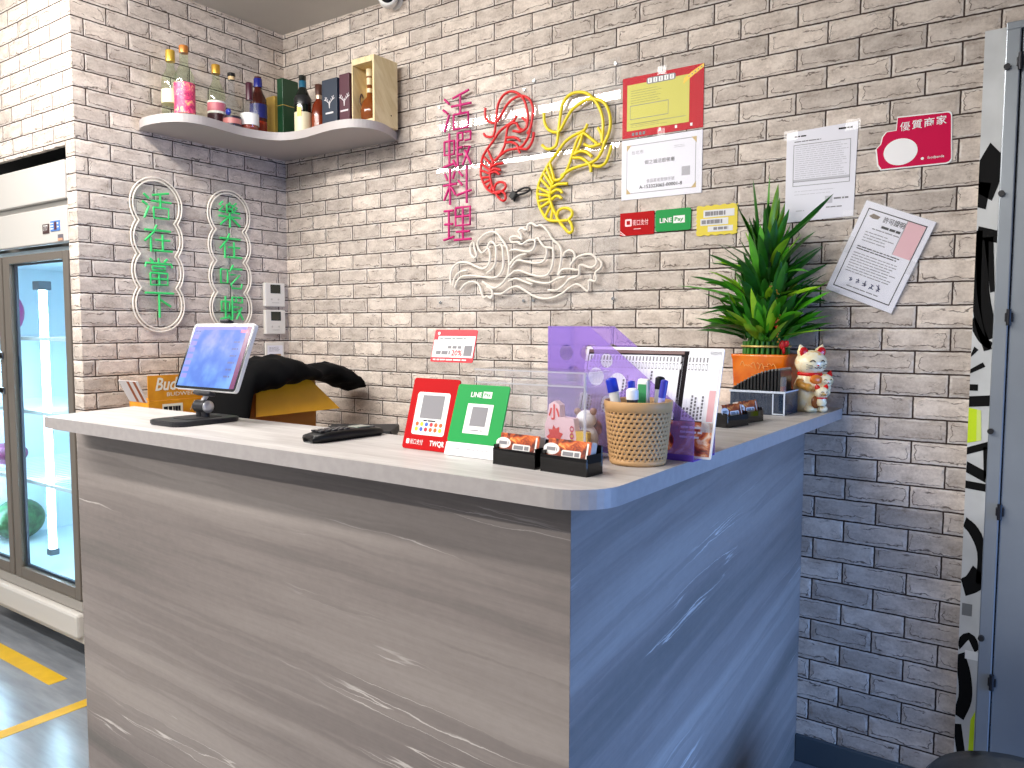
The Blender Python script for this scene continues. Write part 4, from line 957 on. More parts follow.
obj('display', MB().box(-.017, .017, .022, .060, .0215, .0243, 0, .001), mat('handset_lcd', (126, 134, 126), .2), t)
obj('earpiece', MB().box(-.012, .012, .072, .078, .0195, .0215, 0, .0008), kb, t)

# leaning payment stands
def leaning(name, label, cat, x, y, rise, back):
    o = thing(name, label, cat, (x, y, ZC))
    a = math.degrees(math.atan2(back, rise))
    return o, R('X', -a), math.hypot(rise, back)
o, Ml, H = leaning('payment_stand', 'red acrylic payment stand with a white square panel, left of the green stand', 'stand', 2.127, -1.377, .141, .042)
q = Ml @ FRONT
pl = MB().prism(rrect(-.061, .061, 0, H, .006), 0, .003, 0, q)
q1 = q @ T(0, 0, .0032)
pl.prism(rrect(-.043, .043, .030, .118, .006), 0, .0003, 1, q1)
cols_ = [(226, 90, 30), (220, 40, 50), (230, 120, 30), (206, 40, 60), (60, 110, 200), (226, 190, 30), (60, 160, 90), (40, 60, 140)]
for k in range(12): pl.prism(circ(-.031 + (k % 6) * .0125, .052 - (k // 6) * .0105, .0045, 12), .0004, .0006, 3 + (k * 7 + k // 5) % 4, q1)
pl.rect(-.028, .030, .064, .112, .0004, 2, q1); pl.lines(-.016, .018, .057, .062, 1, 7, q1, .0005, .0028, 0)
pl.text('街口支付', -.024, .015, .011, 1, q1, .034); pl.text('TWQR', .030, .014, .013, 1, q1, .038, bold=.02); pl.prism(rrect(-.052, -.044, .010, .020, .002), 0, .0003, 1, q1)
obj('plate', pl, [red, white, mat('code_blank', (138, 136, 140), .6, spec=.2), mat('dot_orange', (226, 90, 30), .4), mat('dot_red', (206, 36, 54), .4), mat('dot_blue', (60, 96, 190), .4), mat('dot_yellow', (230, 192, 40), .4), ink], o)
obj('foot', MB().box(-.058, .058, .010, .038, 0, .003, 0, .001), acr, o)
obj('brace', MB().box(-.05, .05, -.004, -.0015, 0, .07, 0, 0, T(0, .038, .003) @ R('X', 10)), acr, o)
o, Ml, H = leaning('payment_stand', 'green acrylic payment stand with a white square panel and white base strip', 'stand', 2.254, -1.392, .134, .047)
q = Ml @ FRONT
pl = MB().prism(rrect(-.0625, .0625, .026, H, .006), 0, .003, 0, q)
q1 = q @ T(0, 0, .0032)
pl.prism(rrect(-.029, .033, .045, .104, .001), 0, .0003, 1, q1); pl.rect(-.016, .022, .060, .098, .0005, 2, q1); pl.lines(-.012, .018, .050, .054, 1, 4, q1, .0005, .002, 0)
pl.text('LINE', -.013, .122, .010, 1, q1, .026, bold=.02); pl.rect(.003, .024, .116, .129, .0003, 1, q1); pl.text('Pay', .0135, .1222, .009, 0, q1, .016, z=.0006, bold=.02)
obj('plate', pl, [line_green, white, mat('code_blank', (0, 0, 0)), ink, grey_ink], o)
obj('base_strip', MB().prism(rrect(-.0625, .0625, 0, .0258, .002), -.0005, .0035, 0, q).lines(-.045, .045, .010, .018, 1, 1, q @ T(0, 0, .0037), .0001, .002, 0), [mat('strip_white', (238, 238, 240), .3), mat('pale_ink', (0, 0, 0))], o)
obj('foot', MB().box(-.058, .058, .010, .052, 0, .003, 0, .001), acr, o)
obj('brace', MB().box(-.05, .05, -.004, -.0015, 0, .08, 0, 0, T(0, .048, .003) @ R('X', 10)), acr, o)
# discount card on a tall clear stand behind the red one
o, Ml, H = leaning('offer_card', 'red and white 20% offer card held up on a clear stand behind the red stand', 'card', 2.122, -1.335, .240, .068)
q = Ml @ FRONT
obj('stand_plate', MB().prism(rrect(-.056, .056, 0, H, .004), 0, .002, 0, q).box(-.05, .05, .006, .10, 0, .003), acr, o)
pl = MB().prism(rrect(-.057, .057, H - .070, H, .004), .0025, .004, 0, q)
q1 = q @ T(0, 0, .0042)
pl.rect(-.055, .055, H - .060, H - .022, .0002, 1, q1); pl.rect(-.045, .055, H - .024, H - .014, .0003, 1, q1)
pl.rect(.030, .051, H - .056, H - .034, .0004, 2, q1); pl.text('20%', .012, H - .050, .012, 0, q1, .028, bold=.02); pl.lines(-.045, -.006, H - .056, H - .044, 1, 3, q1, .0004, .008, 0)
pl.lines(-.015, .022, H - .042, H - .034, 1, 3, q1, .0004, .006, 0); pl.lines(-.04, .03, H - .022, H - .016, 1, 3, q1, .0005, .0025, 0); pl.lines(-.050, .040, H - .068, H - .062, 1, 1, q1, .0002, .0028, 0)
pl.prism(circ(-.045, H - .008, .0035, 10), 0, .0003, 1, q1)
obj('card', pl, [mat('offer_red', (222, 34, 50), .3), white, mat('code_blank', (0, 0, 0)), grey_ink], o)

# ---------------------------------------------------------------- name card holders
smoke = clear('smoked_acrylic', (70, 66, 68), .05, .35, (24, 22, 24))
food = photo_print('food_print', (40, 18, 12), (128, 44, 18), (206, 92, 28), (236, 180, 96), 48)
card_w = mat('card_edge', (216, 206, 200), .5)
def card_holder(label, x, y, rz, wdt=.096, ncards=4):
    t = thing('card_holder', label, 'holder', (x, y, ZC), rz, 'smoked business card holders')
    h_ = wdt / 2
    b_ = MB().box(-h_, h_, -.024, -.021, .002, .030, 0, .0008).box(-h_, h_, .021, .024, .002, .048, 0, .0008).box(-h_, h_, -.024, .024, 0, .003, 0)
    b_.box(-h_, -h_ + .003, -.0209, .0209, .003, .036).box(h_ - .003, h_, -.0209, .0209, .003, .036)
    obj('tray', b_, smoke, t)
    return t
def card_stack(label, x, y, rz, n=1, group=None, back=9):
    """The pack of cards leaning in a holder, photo side out."""
    t = thing('business_cards', label, 'cards', (x, y, ZC + .0032), rz)
    Ml = T(0, -.016, 0) @ R('X', -14)
    q = Ml @ FRONT
    pk = MB()
    for k in range(back): pk.box(-.0445, .0445, -.0008, .0, -.002 * k - .0012, -.002 * k, 0, 0, Ml @ T(0, .0, 0) @ R('X', 0) @ T(0, 0, 0)) if False else pk.box(-.0445, .0445, .0018 * k, .0018 * k + .0012, 0, .054, 0, 0, Ml)
    obj('pack', pk, card_w, t)
    fr = MB().rect(-.0445, .0445, 0, .054, .0006, 0, q)
    q1 = q @ T(0, 0, .0009)
    fr.prism([(-.036 + .017 * math.cos(a), .036 + .010 * math.sin(a)) for a in [2 * math.pi * k / 18 for k in range(18)]], 0, .0002, 1, q1)
    fr.prism(rrect(-.014, .026, .024, .036, .003), 0, .0003, 1, q1); fr.lines(-.011, .023, .026, .034, 1, 2, q1, .0005, .007, 0); fr.lines(-.046, -.024, .032, .040, 1, 2, q1, .0004, .006, 0)
    fr.rect(.036, .0395, .020, .051, .0003, 1, q1)
    fr.rect(-.0445, .0445, .0, .014, .0002, 3, q1)
    obj('front_card', fr, [food, mat('card_white', (230, 226, 222), .4), grey_ink, mat('card_dark', (32, 18, 20), .4)], t)
    return t
card_holder('smoked plastic card holder beside the green stand, left of the front pair', 2.380, -1.402, -4)
card_holder('smoked plastic card holder of the front pair, nearer the tan cup', 2.488, -1.410, -4)
card_stack('pack of dark food-photo business cards in the left holder of the front pair', 2.380, -1.402, -4)
card_stack('pack of dark food-photo business cards in the front holder nearer the cup', 2.488, -1.410, -4)
card_holder('smoked card holder past the menu, nearer one of the two small ones', 2.482, -.628, 78)
card_holder('smoked card holder past the menu, farther one close to the clear tray', 2.484, -.515, 78)
card_stack('pack of pale business cards in the nearer holder past the menu', 2.482, -.628, 78)
card_stack('pack of pale business cards in the farther holder by the clear tray', 2.484, -.515, 78)

# ---------------------------------------------------------------- clear box with its contents
BX0, BX1, BY0, BY1, BH = 2.222, 2.466, -1.328, -1.232, .166
t = thing('clear_box', 'clear acrylic box standing between the green stand and the tan cup', 'box', (BX0, BY0, ZC))
w_, dp_ = BX1 - BX0, BY1 - BY0
bc = clear('box_acrylic', (252, 252, 253), .05, .05)
bx = MB().box(0, w_, 0, .003, 0, BH - .028).box(0, w_, dp_ - .003, dp_, 0, BH - .028).box(0, .003, .003, dp_ - .003, 0, BH - .028).box(w_ - .003, w_, .003, dp_ - .003, 0, BH - .028).box(.003, w_ - .003, .003, dp_ - .003, 0, .003)
obj('body', bx, bc, t)
ld = MB().box(-.003, w_ + .003, -.003, dp_ + .003, BH - .003, BH).box(-.003, w_ + .003, -.003, 0, BH - .026, BH - .003).box(-.003, w_ + .003, dp_, dp_ + .003, BH - .026, BH - .003).box(w_, w_ + .003, 0, dp_, BH - .026, BH - .003)
obj('lid', ld, bc, t)
rim = MB().box(-.004, w_ + .004, -.005, -.003, BH - .003, BH, 0).box(-.004, w_ + .004, -.005, -.003, BH - .028, BH - .025, 0).box(w_ + .0005, w_ + .004, -.005, -.001, 0.0, BH - .003)
obj('edge', rim, clear('box_rim', (248, 248, 250), .08, .35, (225, 225, 230)), t)
t = thing('voucher_pouch', 'pink pouch printed with a red 小 and 100, inside the clear box', 'pouch', (2.400, -1.300, ZC + .0035), -4)
pp = [(-.034, 0), (.034, 0), (.036, .040), (.030, .074), (.0, .076), (-.002, .098), (-.014, .105), (-.026, .098), (-.030, .074), (-.036, .06)]
pb = MB().prism(pp, -.012, .004, 0, FRONT)
q = FRONT @ T(0, 0, .0044)
pb.text('小', -.014, .084, .030, 1, q, .026, bold=.03); pb.prism([(-.012 + (.020 if k % 2 else .013) * math.cos(math.pi * k / 9), .036 + (.024 if k % 2 else .017) * math.sin(math.pi * k / 9)) for k in range(18)], 0, .0003, 1, q)
pb.text('100', 0, 0, .010, 2, q @ T(.027, .044, 0) @ R('Z', 90), .034, bold=.02); pb.lines(.008, .016, .012, .03, 2, 2, q, .0004, .005, 0)
obj('pouch', pb, [mat('pouch_pink', (244, 206, 216), .4), mat('print_scarlet', (222, 34, 28), .4), mat('print_crimson', (196, 50, 80), .4)], t)
tag(obj('toy_figure', MB().ball((0, 0, .030), (.020, .018, .030)).ball((-.002, -.004, .070), (.020, .018, .018)).ball((-.020, -.006, .084), (.007, .006, .007), 1).ball((.014, -.006, .086), (.007, .006, .007), 1).box(-.014, .016, -.026, -.018, .036, .052, 1, .004), [mat('toy_white', (232, 230, 234), .4), mat('toy_brown', (150, 116, 106), .5)], loc=(2.436, -1.262, ZC + .0035)), 'small white toy with brown spots inside the clear box', 'toy')
tag(obj('yellow_packet', MB().prism([(-.018, 0), (.018, 0), (.020, .05), (-.016, .052)], -.006, .006, 0, FRONT).lines(-.012, .012, .016, .036, 2, 1, FRONT @ T(0, 0, .0064), .0002, .006, 0), [mat('packet_yellow', (230, 186, 40), .4), mat('packet_ink', (140, 96, 30), .5)], loc=(2.440, -1.300, ZC + .0035)), 'small yellow packet inside the clear box against the cup side', 'packet')

# ---------------------------------------------------------------- purple magazine file and the menu in it
pur = clear('purple_plastic', (238, 226, 250), .02, .34, (184, 156, 232), rough=.25)
purd = clear('purple_plastic_thick', (206, 180, 240), .02, .40, (140, 100, 214), rough=.25)
t = thing('magazine_file', 'translucent purple magazine file with round holes and a sloped front', 'file', (2.300, -1.190, ZC))
Lx = .318; Hh = .249
outl = [(0, 0), (Lx, 0), (Lx, .078), (.096, Hh), (0, Hh)]
holes = [circ(.043, .196, .016, 20), circ(.092, .196, .016, 20), circ(.135, .182, .014, 20), circ(.060, .152, .018, 20), circ(.112, .150, .018, 20), circ(.160, .140, .019, 20),
         circ(.085, .100, .018, 20), circ(.140, .096, .018, 20), circ(.205, .098, .016, 20), circ(.110, .048, .018, 20), circ(.175, .046, .018, 20), circ(.262, .080, .017, 20), circ(.258, .036, .021, 20)]
obj('front_side', MB().curve([outl] + holes, .002, 0, FRONT), pur, t)
obj('rear_side', MB().curve([outl] + holes, .002, 0, T(0, .104, 0) @ FRONT), pur, t)
obj('spine', MB().box(-.002, 0, .0, .102, 0, Hh), pur, t)
obj('bottom', MB().box(.0005, Lx, .0002, .1018, 0, .003), purd, t)
obj('bottom_band', MB().box(.0005, Lx, -.0035, -.0022, 0, .012), purd, t)
t = thing('menu_board', 'white-framed landscape menu sheet leaning in the purple file', 'menu', (2.4935, -1.169, ZC + .0035))
a = math.degrees(math.atan2(.060, .203))
q = R('X', -a) @ FRONT
W2 = .1485
mbn = MB().prism(rrect(-W2, W2, 0, .212, .003), -.003, 0, 0, q)
q1 = q @ T(0, 0, .0003)
mbn.rect(-W2 + .006, W2 - .004, .004, .206, 0, 1, q1)
mbn.rect(-W2 + .008, .064, .070, .196, .0002, 2, q1); mbn.rect(.079, .122, .070, .198, .0002, 2, q1); mbn.rect(.122, W2 - .004, .05, .206, .0002, 5, q1); mbn.rect(.08, W2 - .004, .198, .206, .0002, 2, q1)
rnd = random.Random(5)
def col(x, b0):
    mbn.rect(x + .0005, x + .0042, .168, .181, .0004, 3, q1); mbn.rect(x + .0012, x + .0035, .170, .179, .0006, 2, q1); mbn.rect(x + .0008, x + .0038, .184, .1935, .0004, 3, q1)
    mbn.rect(x + .0062, x + .0066, .074, .194, .0004, 6, q1)
    z = b0
    while z > .076: mbn.rect(x + .0006, x + .0045, z - .0050, z, .0004, 4, q1); z -= .0066
for k in range(28): col(-W2 + .012 + k * .0074, .104 + (.05 if k in (11, 12, 19) else 0) + rnd.uniform(-.012, .012))
for k in range(6): col(.0805 + k * .0071, .100 + rnd.uniform(-.012, .02))
mbn.rect(-W2 + .006, W2 - .004, .004, .068, .0002, 7, q1); mbn.rect(.130, W2 - .006, .07, .13, .0004, 8, q1)
mbn.lines(.082, .128, .034, .062, 3, 2, q1, .0008, .004, .3)
mbn.rect(-W2 + .006, .07, .199, .206, .0003, 9, q1)
menu_photo = photo_print('menu_food', (26, 12, 12), (150, 40, 26), (216, 120, 50), (240, 214, 190), 34)
obj('sheet', mbn, [mat('menu_white', (240, 238, 240), .3), mat('menu_black', (22, 16, 20), .7, spec=.12), mat('menu_panel', (232, 233, 240), .35), grey_ink, mat('menu_ink', (84, 82, 92), .5), mat('menu_edge_grey', (214, 214, 220), .35), mat('menu_rule', (190, 192, 202), .5), menu_photo, mat('menu_pink', (206, 150, 156), .4), mat('menu_brown', (84, 34, 30), .4)], t)

# ---------------------------------------------------------------- woven cup with pens
t = thing('pen_cup', 'tan plastic cup with a woven hole pattern, full of markers', 'cup', (2.537, -1.257, ZC))
cb_ = MB(); ncol, nrow, HC = 36, 11, .114
rad = lambda z: .0505 + .0105 * (z / HC)
vs = []; fs = []
def pv(k, z, r_off=0): a_ = 2 * math.pi * k / (ncol * 4); return ((rad(z) + r_off) * math.cos(a_), (rad(z) + r_off) * math.sin(a_), z)
z0c, z1c = .010, .098
zs = [z0c + (z1c - z0c) * i / (nrow * 3) for i in range(nrow * 3 + 1)]
for i, z in enumerate(zs):
    for k in range(ncol * 4):
        # strands swell in and out so that the wall looks plaited
        vs.append(pv(k, z, .0011 * math.cos(math.pi * k / 2 + (i // 3) * math.pi)))
NK = ncol * 4
for i in range(nrow * 3):
    for k in range(NK):
        row = i // 3; kk = (k + (2 if row % 2 else 0)) % 4
        if i % 3 == 1 and kk in (1, 2): continue
        fs.append((i * NK + k, i * NK + (k + 1) % NK, (i + 1) * NK + (k + 1) % NK, (i + 1) * NK + k))
cb_.add(vs, fs, 0, True)
tan = mat('cup_tan', (194, 152, 104), .5, spec=.3)
w_o = obj('woven_wall', cb_, tan, t)
sol = w_o.modifiers.new('thick', 'SOLIDIFY'); sol.thickness = .0022; sol.offset = -1
obj('rim', MB().lathe([(rad(.098), .097), (rad(.098) + .0016, .098), (.0625, HC), (.0610, HC + .0015), (.0590, HC), (.0575, .098), (.0575, .097)], 0, seg=48), tan, t)
obj('foot_ring', MB().lathe([(0, 0), (.049, 0), (.0515, .003), (.0518, .011), (.0490, .0112), (.048, .004), (0, .0035)], 0, seg=48), tan, t)
def pen(name, label, x, y, tx, ty, L, r, bm_, cm, cap=.03, cat='pen', flat=False):
    o = thing(name, label, cat, (2.537 + x, -1.257 + y, ZC + .0045))
    o.rotation_euler = (math.radians(tx), math.radians(ty), 0)
    obj('barrel', MB().cyl((0, 0, 0), (0, 0, L - cap), r, 0, seg=12), bm_, o)
    obj('cap', MB().cyl((0, 0, L - cap + .0002), (0, 0, L), r * 1.12, 0, seg=12).ball((0, 0, L), (r * 1.1, r * 1.1, r * .5), 0, u=12, v=6), cm, o)
    return o
blue = mat('pen_blue', (28, 52, 190), .3)
lil = mat('pen_lilac', (170, 168, 226), .35)
pen('marker', 'white marker with a blue cap leaning to the left in the tan cup', -.012, -.014, 4, -12, .150, .0095, white, blue, .022, 'marker')
pen('pen', 'lilac pen with dark blue print standing beside the blue-capped marker', -.012, .010, 0, -3, .142, .006, lil, blue, .012)
pen('marker', 'stout white marker with a round white cap at the front of the cup', .004, -.030, 1, 0, .130, .010, mat('marker_dark', (40, 40, 44), .4), white, .016, 'marker')
pen('pen', 'lilac pen leaning to the right in the tan cup', .028, .0, -2, 8, .148, .006, lil, mat('pen_indigo', (60, 60, 170), .3), .03)
pen('marker', 'black-tipped grey marker at the right rear of the cup', .022, .022, -2, 3, .150, .008, mat('marker_grey', (196, 196, 196), .4), black, .02, 'marker')
for nm, lb, x, y, c1, c2 in (('correction_tape', 'white correction tape case standing upright in the cup', -.002, .026, white, black), ('correction_tape', 'green and white correction tape case in the middle of the cup', .010, .0, mat('tape_green', (60, 150, 90), .4), white)):
    t = thing(nm, lb, 'correction tape', (2.537 + x, -1.257 + y, ZC + .0045))
    obj('case', MB().box(-.011, .011, -.006, .006, 0, .148, 0, .004), c2 if c2 is white else c1, t)
    obj('sticker', MB().box(-.008, .008, -.0066, -.0061, .100, .140, 0), c1 if c2 is white else mat('sticker_pale', (210, 220, 214), .4), t)

# ---------------------------------------------------------------- plant, tray, cats at the wall end of the counter
PX, PY = 2.400, -.092
t = thing('bamboo_plant', 'lucky bamboo with dense green leaves in a square orange planter by the wall', 'plant', (PX, PY, ZC))
glz = NT('orange_glaze'); o_ = glz.obj()
fz = glz.noise(glz.xyz(o_[0], o_[1], o_[2]), 14, 3)
glz.link(glz.ramp(fz, [(.3, srgb(206, 84, 10)), (.7, srgb(240, 132, 28))]), glz.b.inputs['Base Color']); glz.b.inputs['Roughness'].default_value = .18
pot = MB()
ring = lambda s_, z: [(x * s_, y * s_, z) for x, y in rrect(-1, 1, -.86, .86, .12, 4)]
LV = [(.072, 0), (.076, .004), (.084, .150), (.087, .158), (.087, .166), (.080, .166), (.077, .150), (.068, .02)]
vs = []; fs = []; nr = len(ring(1, 0))
for s_, z in LV: vs += ring(s_, z)
for i in range(len(LV) - 1):
    for k in range(nr): fs.append((i * nr + k, i * nr + (k + 1) % nr, (i + 1) * nr + (k + 1) % nr, (i + 1) * nr + k))
fs += [tuple(range(nr - 1, -1, -1)), tuple(range((len(LV) - 1) * nr, len(LV) * nr))]
pot.add(vs, fs, 0, True)
obj('planter', pot, glz.mat, t)
rl = MB()
pale_o = mat('glaze_relief', (244, 176, 96), .25)
rnd = random.Random(11)
for k in range(9):
    x0 = -.055 + k * .012
    rl.tube(catmull([(x0 + rnd.uniform(-.004, .004), -.0725 - .001, .130 + rnd.uniform(-.008, .008)), (x0 + .006, -.0733, .138 + rnd.uniform(-.008, .008)), (x0 + .014, -.0730, .128 + rnd.uniform(-.008, .01))], 4), .0011, 0, seg=5)
rl.tube(catmull([(-.02, -.0712, .105), (0, -.0712, .098), (.022, -.0712, .107)], 4), .0011, 0, seg=5)
obj('relief', rl, pale_o, t)
stalk_m = mat('stalk_green', (58, 122, 34), .4, var=.2, vscale=40)
sk = MB()
for tier, (r_, z0, z1, n_) in enumerate(((.066, .10, .205, 26), (.050, .10, .285, 18), (.030, .10, .385, 11), (.012, .10, .46, 5))):
    for k in range(n_):
        a_ = 2 * math.pi * k / n_ + tier
        x, y = r_ * math.cos(a_), r_ * .92 * math.sin(a_)
        sk.cyl((x, y, z0), (x, y, z1), .0052, 0, seg=7)
obj('stalk', sk, stalk_m, t)
gb_ = mat('ring_gold', (222, 190, 110), .3, .2)
for r_, z in ((.074, .190), (.057, .272), (.038, .372)):
    obj('tie_ring', MB().tube([(r_ * math.cos(2 * math.pi * k / 28), r_ * .95 * math.sin(2 * math.pi * k / 28), z) for k in range(28)], .0034, 0, seg=6, closed=True), gb_, t)
bow = MB()
for x, y, z in ((.066, -.050, .195), (.048, -.058, .262), (.036, -.040, .352)):
    bow.ball((x, y - .004, z), (.010, .006, .014)).ball((x + .012, y - .002, z + .004), (.008, .005, .010)).ball((x + .004, y - .004, z - .016), (.005, .004, .012))
obj('red_bow', bow, mat('bow_red', (196, 20, 30), .4), t)
beads = MB()
for k in range(12): beads.ball((.056 + .004 * math.sin(k * 2), -.066, .205 + k * .008), .0032, 0, u=8, v=6)
for k in range(10): beads.ball((.050 + .003 * math.sin(k * 2), -.064, .305 - k * .004 + k * .010), .0030, 0, u=8, v=6)
obj('bead_string', beads, mat('bead_gold', (206, 150, 60), .3, .4), t)
LEAF = MB(); rnd = random.Random(21)
def leaf(base, dirv, L, wd, droop, mt):
    d_ = Vector(dirv).normalized(); p = Vector(base); n_ = 7
    sidev = d_.cross(Vector((0, 0, 1)))
    if sidev.length < .1: sidev = Vector((math.cos(rnd.uniform(0, 6.28)), math.sin(rnd.uniform(0, 6.28)), 0)); sidev = (sidev - d_ * sidev.dot(d_))
    sidev.normalize()
    tw = rnd.uniform(-.7, .7); vs = []
    for i in range(n_):
        s_ = i / (n_ - 1)
        wdt = wd * (max(0, math.sin(math.pi * min(1, s_ * .80 + .14)) ** .9) if s_ < 1 else .02) * (1 - .25 * s_)
        nrm = sidev.cross(d_).normalized()
        sv = sidev * math.cos(tw) + nrm * math.sin(tw)
        up_ = sv.cross(d_).normalized()
        for k in (-1, 0, 1):
            c = p + sv * (k * wdt / 2) - up_ * ((1 - abs(k)) * wdt * .16)
            c.y = min(c.y, -PY - .004)
            vs.append(c)
        p = p + d_ * (L / (n_ - 1)); d_ = (d_ + Vector((0, 0, -droop / (n_ - 1)))).normalized()
    fs = []
    for i in range(n_ - 1):
        for k in (0, 1): fs.append((i * 3 + k, i * 3 + k + 1, i * 3 + 4 + k, i * 3 + 3 + k))
    LEAF.add(vs, fs, mt, True)
def tier(z0, z1, n_, r_, e0, e1, l0, l1, w0, w1):
    for k in range(n_):
        az = rnd.uniform(0, 2 * math.pi); el = math.radians(rnd.uniform(e0, e1))
        dx, dy = math.cos(az), math.sin(az)
        if dy > 0: dy *= .22
        leaf((r_ * dx * rnd.uniform(.7, 1), r_ * dy * rnd.uniform(.7, 1), rnd.uniform(z0, z1)), (dx * math.cos(el), dy * math.cos(el) * .8, math.sin(el)), rnd.uniform(l0, l1), rnd.uniform(w0, w1), rnd.uniform(.1, 1.3) * (1 - el / 1.8), rnd.choice((0, 0, 0, 1, 1, 2)))
tier(.205, .25, 84, .066, 15, 75, .09, .16, .024, .040)
tier(.275, .34, 70, .050, 15, 78, .10, .175, .024, .040)
tier(.375, .44, 42, .030, 25, 82, .11, .17, .024, .038)
tier(.43, .48, 18, .016, 55, 88, .12, .18, .026, .038)
# the long outliers that give the plant its outline
for b_, d_, L, wd, dr, mt in (((0, -.02, .50), (.02, 0, 1), .215, .032, 0, 1), ((-.02, -.02, .50), (-.10, -.1, 1), .205, .026, 0, 0), ((.01, -.03, .49), (.16, -.1, 1), .19, .030, 0, 2), ((-.02, -.02, .47), (-.42, -.1, 1), .19, .030, .1, 0),
    ((.02, -.02, .48), (.85, -.1, .72), .235, .024, -.05, 0), ((.03, -.02, .49), (.75, -.1, .62), .165, .030, .1, 1), ((.04, -.02, .37), (.75, -.1, .70), .175, .036, .1, 0), ((.04, -.02, .36), (.90, -.1, .50), .165, .034, .1, 0),
    ((-.05, -.02, .33), (-.98, -.15, .36), .235, .030, .3, 1), ((-.05, -.03, .34), (-.95, -.1, .60), .20, .028, .5, 0), ((-.04, -.02, .40), (-.85, -.1, .62), .165, .026, .3, 0), ((-.03, -.02, .42), (-.95, -.1, .30), .155, .020, .2, 0),
    ((.05, -.04, .27), (.85, -.1, .55), .175, .034, .2, 1), ((.06, -.03, .24), (.95, -.1, .42), .150, .030, .3, 1), ((.05, -.03, .22), (.95, -.1, .22), .150, .026, .2, 2),
    ((-.06, -.03, .23), (-.9, -.1, .40), .165, .026, .3, 0), ((-.06, -.03, .22), (-.95, -.1, .28), .155, .024, .4, 0), ((-.05, -.03, .24), (-.62, -.1, .75), .150, .028, .2, 2), ((.03, -.07, .24), (.25, -.3, .9), .10, .032, .1, 2), ((.02, -.07, .23), (.0, -.3, 1), .09, .030, .0, 1)):
    leaf(b_, d_, L, wd, dr, mt)
obj('foliage', LEAF, [mat('leaf_dark', (30, 94, 20), .4, var=.25, vscale=24), mat('leaf_mid', (64, 142, 22), .4, var=.2, vscale=24), mat('leaf_light', (136, 186, 38), .4, var=.2, vscale=24)], t)

TX0, TX1, TY0, TY1 = 2.372, 2.528, -.322, -.192
t = thing('plastic_tray', 'open clear plastic tray holding black packets in front of the orange planter', 'tray', (TX0, TY0, ZC))
w_, dp_ = TX1 - TX0, TY1 - TY0
tm = clear('tray_plastic', (176, 190, 206), .05, .20, (86, 104, 130))
hT = .068
obj('shell', MB().box(0, w_, 0, .0025, 0, hT).box(0, w_, dp_ - .0025, dp_, 0, hT).box(0, .0025, .0025, dp_ - .0025, 0, hT).box(w_ - .0025, w_, .0025, dp_ - .0025, 0, hT).box(.0025, w_ - .0025, .0025, dp_ - .0025, 0, .003), tm, t)
em = mat('acrylic_edge', (196, 204, 214), .25)
obj('rim', MB().box(-.002, w_ + .002, -.002, 0, hT - .006, hT).box(w_, w_ + .002, 0, dp_, hT - .004, hT).box(w_ - .003, w_ + .001, -.0015, -.0003, 0, hT - .006).box(w_ - .034, w_ - .031, -.0015, -.0003, .004, hT - .008).box(w_ - .034, w_, -.0015, -.0003, .002, .005), em, t)
pkm = mat('packet_black', (16, 18, 18), .35)
first = None
NP = 14
for k in range(NP):
    hgt = .072 + .056 * math.sin(math.pi / 2 * (k + .5) / NP)
    x = TX0 + .008 + k * .0098
    lb = ('shortest black packet at the left end of the fan in the clear tray' if k == 0 else 'tallest black packet at the right end of the fan in the clear tray' if k == NP - 1 else 'black packet standing in the middle of the fan in the clear tray')
    gp_ = None if k in (0, NP - 1) else 'black packets between the ends of the fan'
    o = thing('black_packet', lb, 'packet', (x, (TY0 + TY1) / 2, ZC + .0035), 0, gp_ or 'end packets of the fan')
    o.scale = (1, 1, hgt / .1)
    if first is None:
        obj('sleeve', MB().box(-.0035, .0035, -.055, .055, 0, .097, 0, .001), pkm, o); obj('crimped_edge', MB().box(-.0022, .0022, -.054, .054, .0971, .1, 0), mat('crimp_grey', (120, 124, 122), .3), o)
        first = o
    else:
        for ch in first.children: c = ch.copy(); COL.objects.link(c); c.parent = o
t = thing('sauce_jar', 'small clear jar with red-brown contents at the right end of the tray', 'jar', (TX1 - .012, TY0 + .028, ZC + .0035))
t.location = (TX1 - .0125, TY0 + .020, ZC + .0035)
obj('glass', MB().lathe([(.0095, 0), (.0098, .10), (.0085, .105)], 0, seg=18), clear('jar_glass', (226, 226, 222), .05, .12), t)
obj('contents', MB().lathe([(.0085, .045), (.0085, .078), (0, .0781)], 0, seg=16), mat('jar_contents', (128, 42, 20), .3), t)

# beckoning cats, one large with two small ones held against it
CT = thing('cat_figurine', 'cream ceramic lucky cat with two kittens, red ears and collars, beside the tray', 'figurine', (2.546, -.138, ZC), 44)
CT.scale = (1.14, 1.12, 1.04)
cream = NT('cat_glaze'); o_ = cream.obj()
fz = cream.noise(cream.xyz(o_[0], o_[1], o_[2]), 30, 3)
cream.link(cream.ramp(fz, [(.42, srgb(246, 228, 178)), (.58, srgb(248, 238, 208)), (.68, srgb(232, 180, 90))]), cream.b.inputs['Base Color']); cream.b.inputs['Roughness'].default_value = .2
cr_ = cream.mat; catred = mat('cat_red', (208, 24, 24), .25); catbr = mat('cat_brown', (134, 74, 30), .3); catbk = mat('cat_line', (50, 36, 30), .4); cattan = mat('cat_tan', (214, 150, 60), .3)
obj('body', MB().lathe([(.034, 0), (.041, .006), (.043, .040), (.040, .075), (.030, .100), (.024, .112)], 0, seg=28, sx=1.0, sy=.92), cr_, CT)
obj('head', MB().ball((0, -.004, .138), (.041, .037, .037)), cr_, CT)
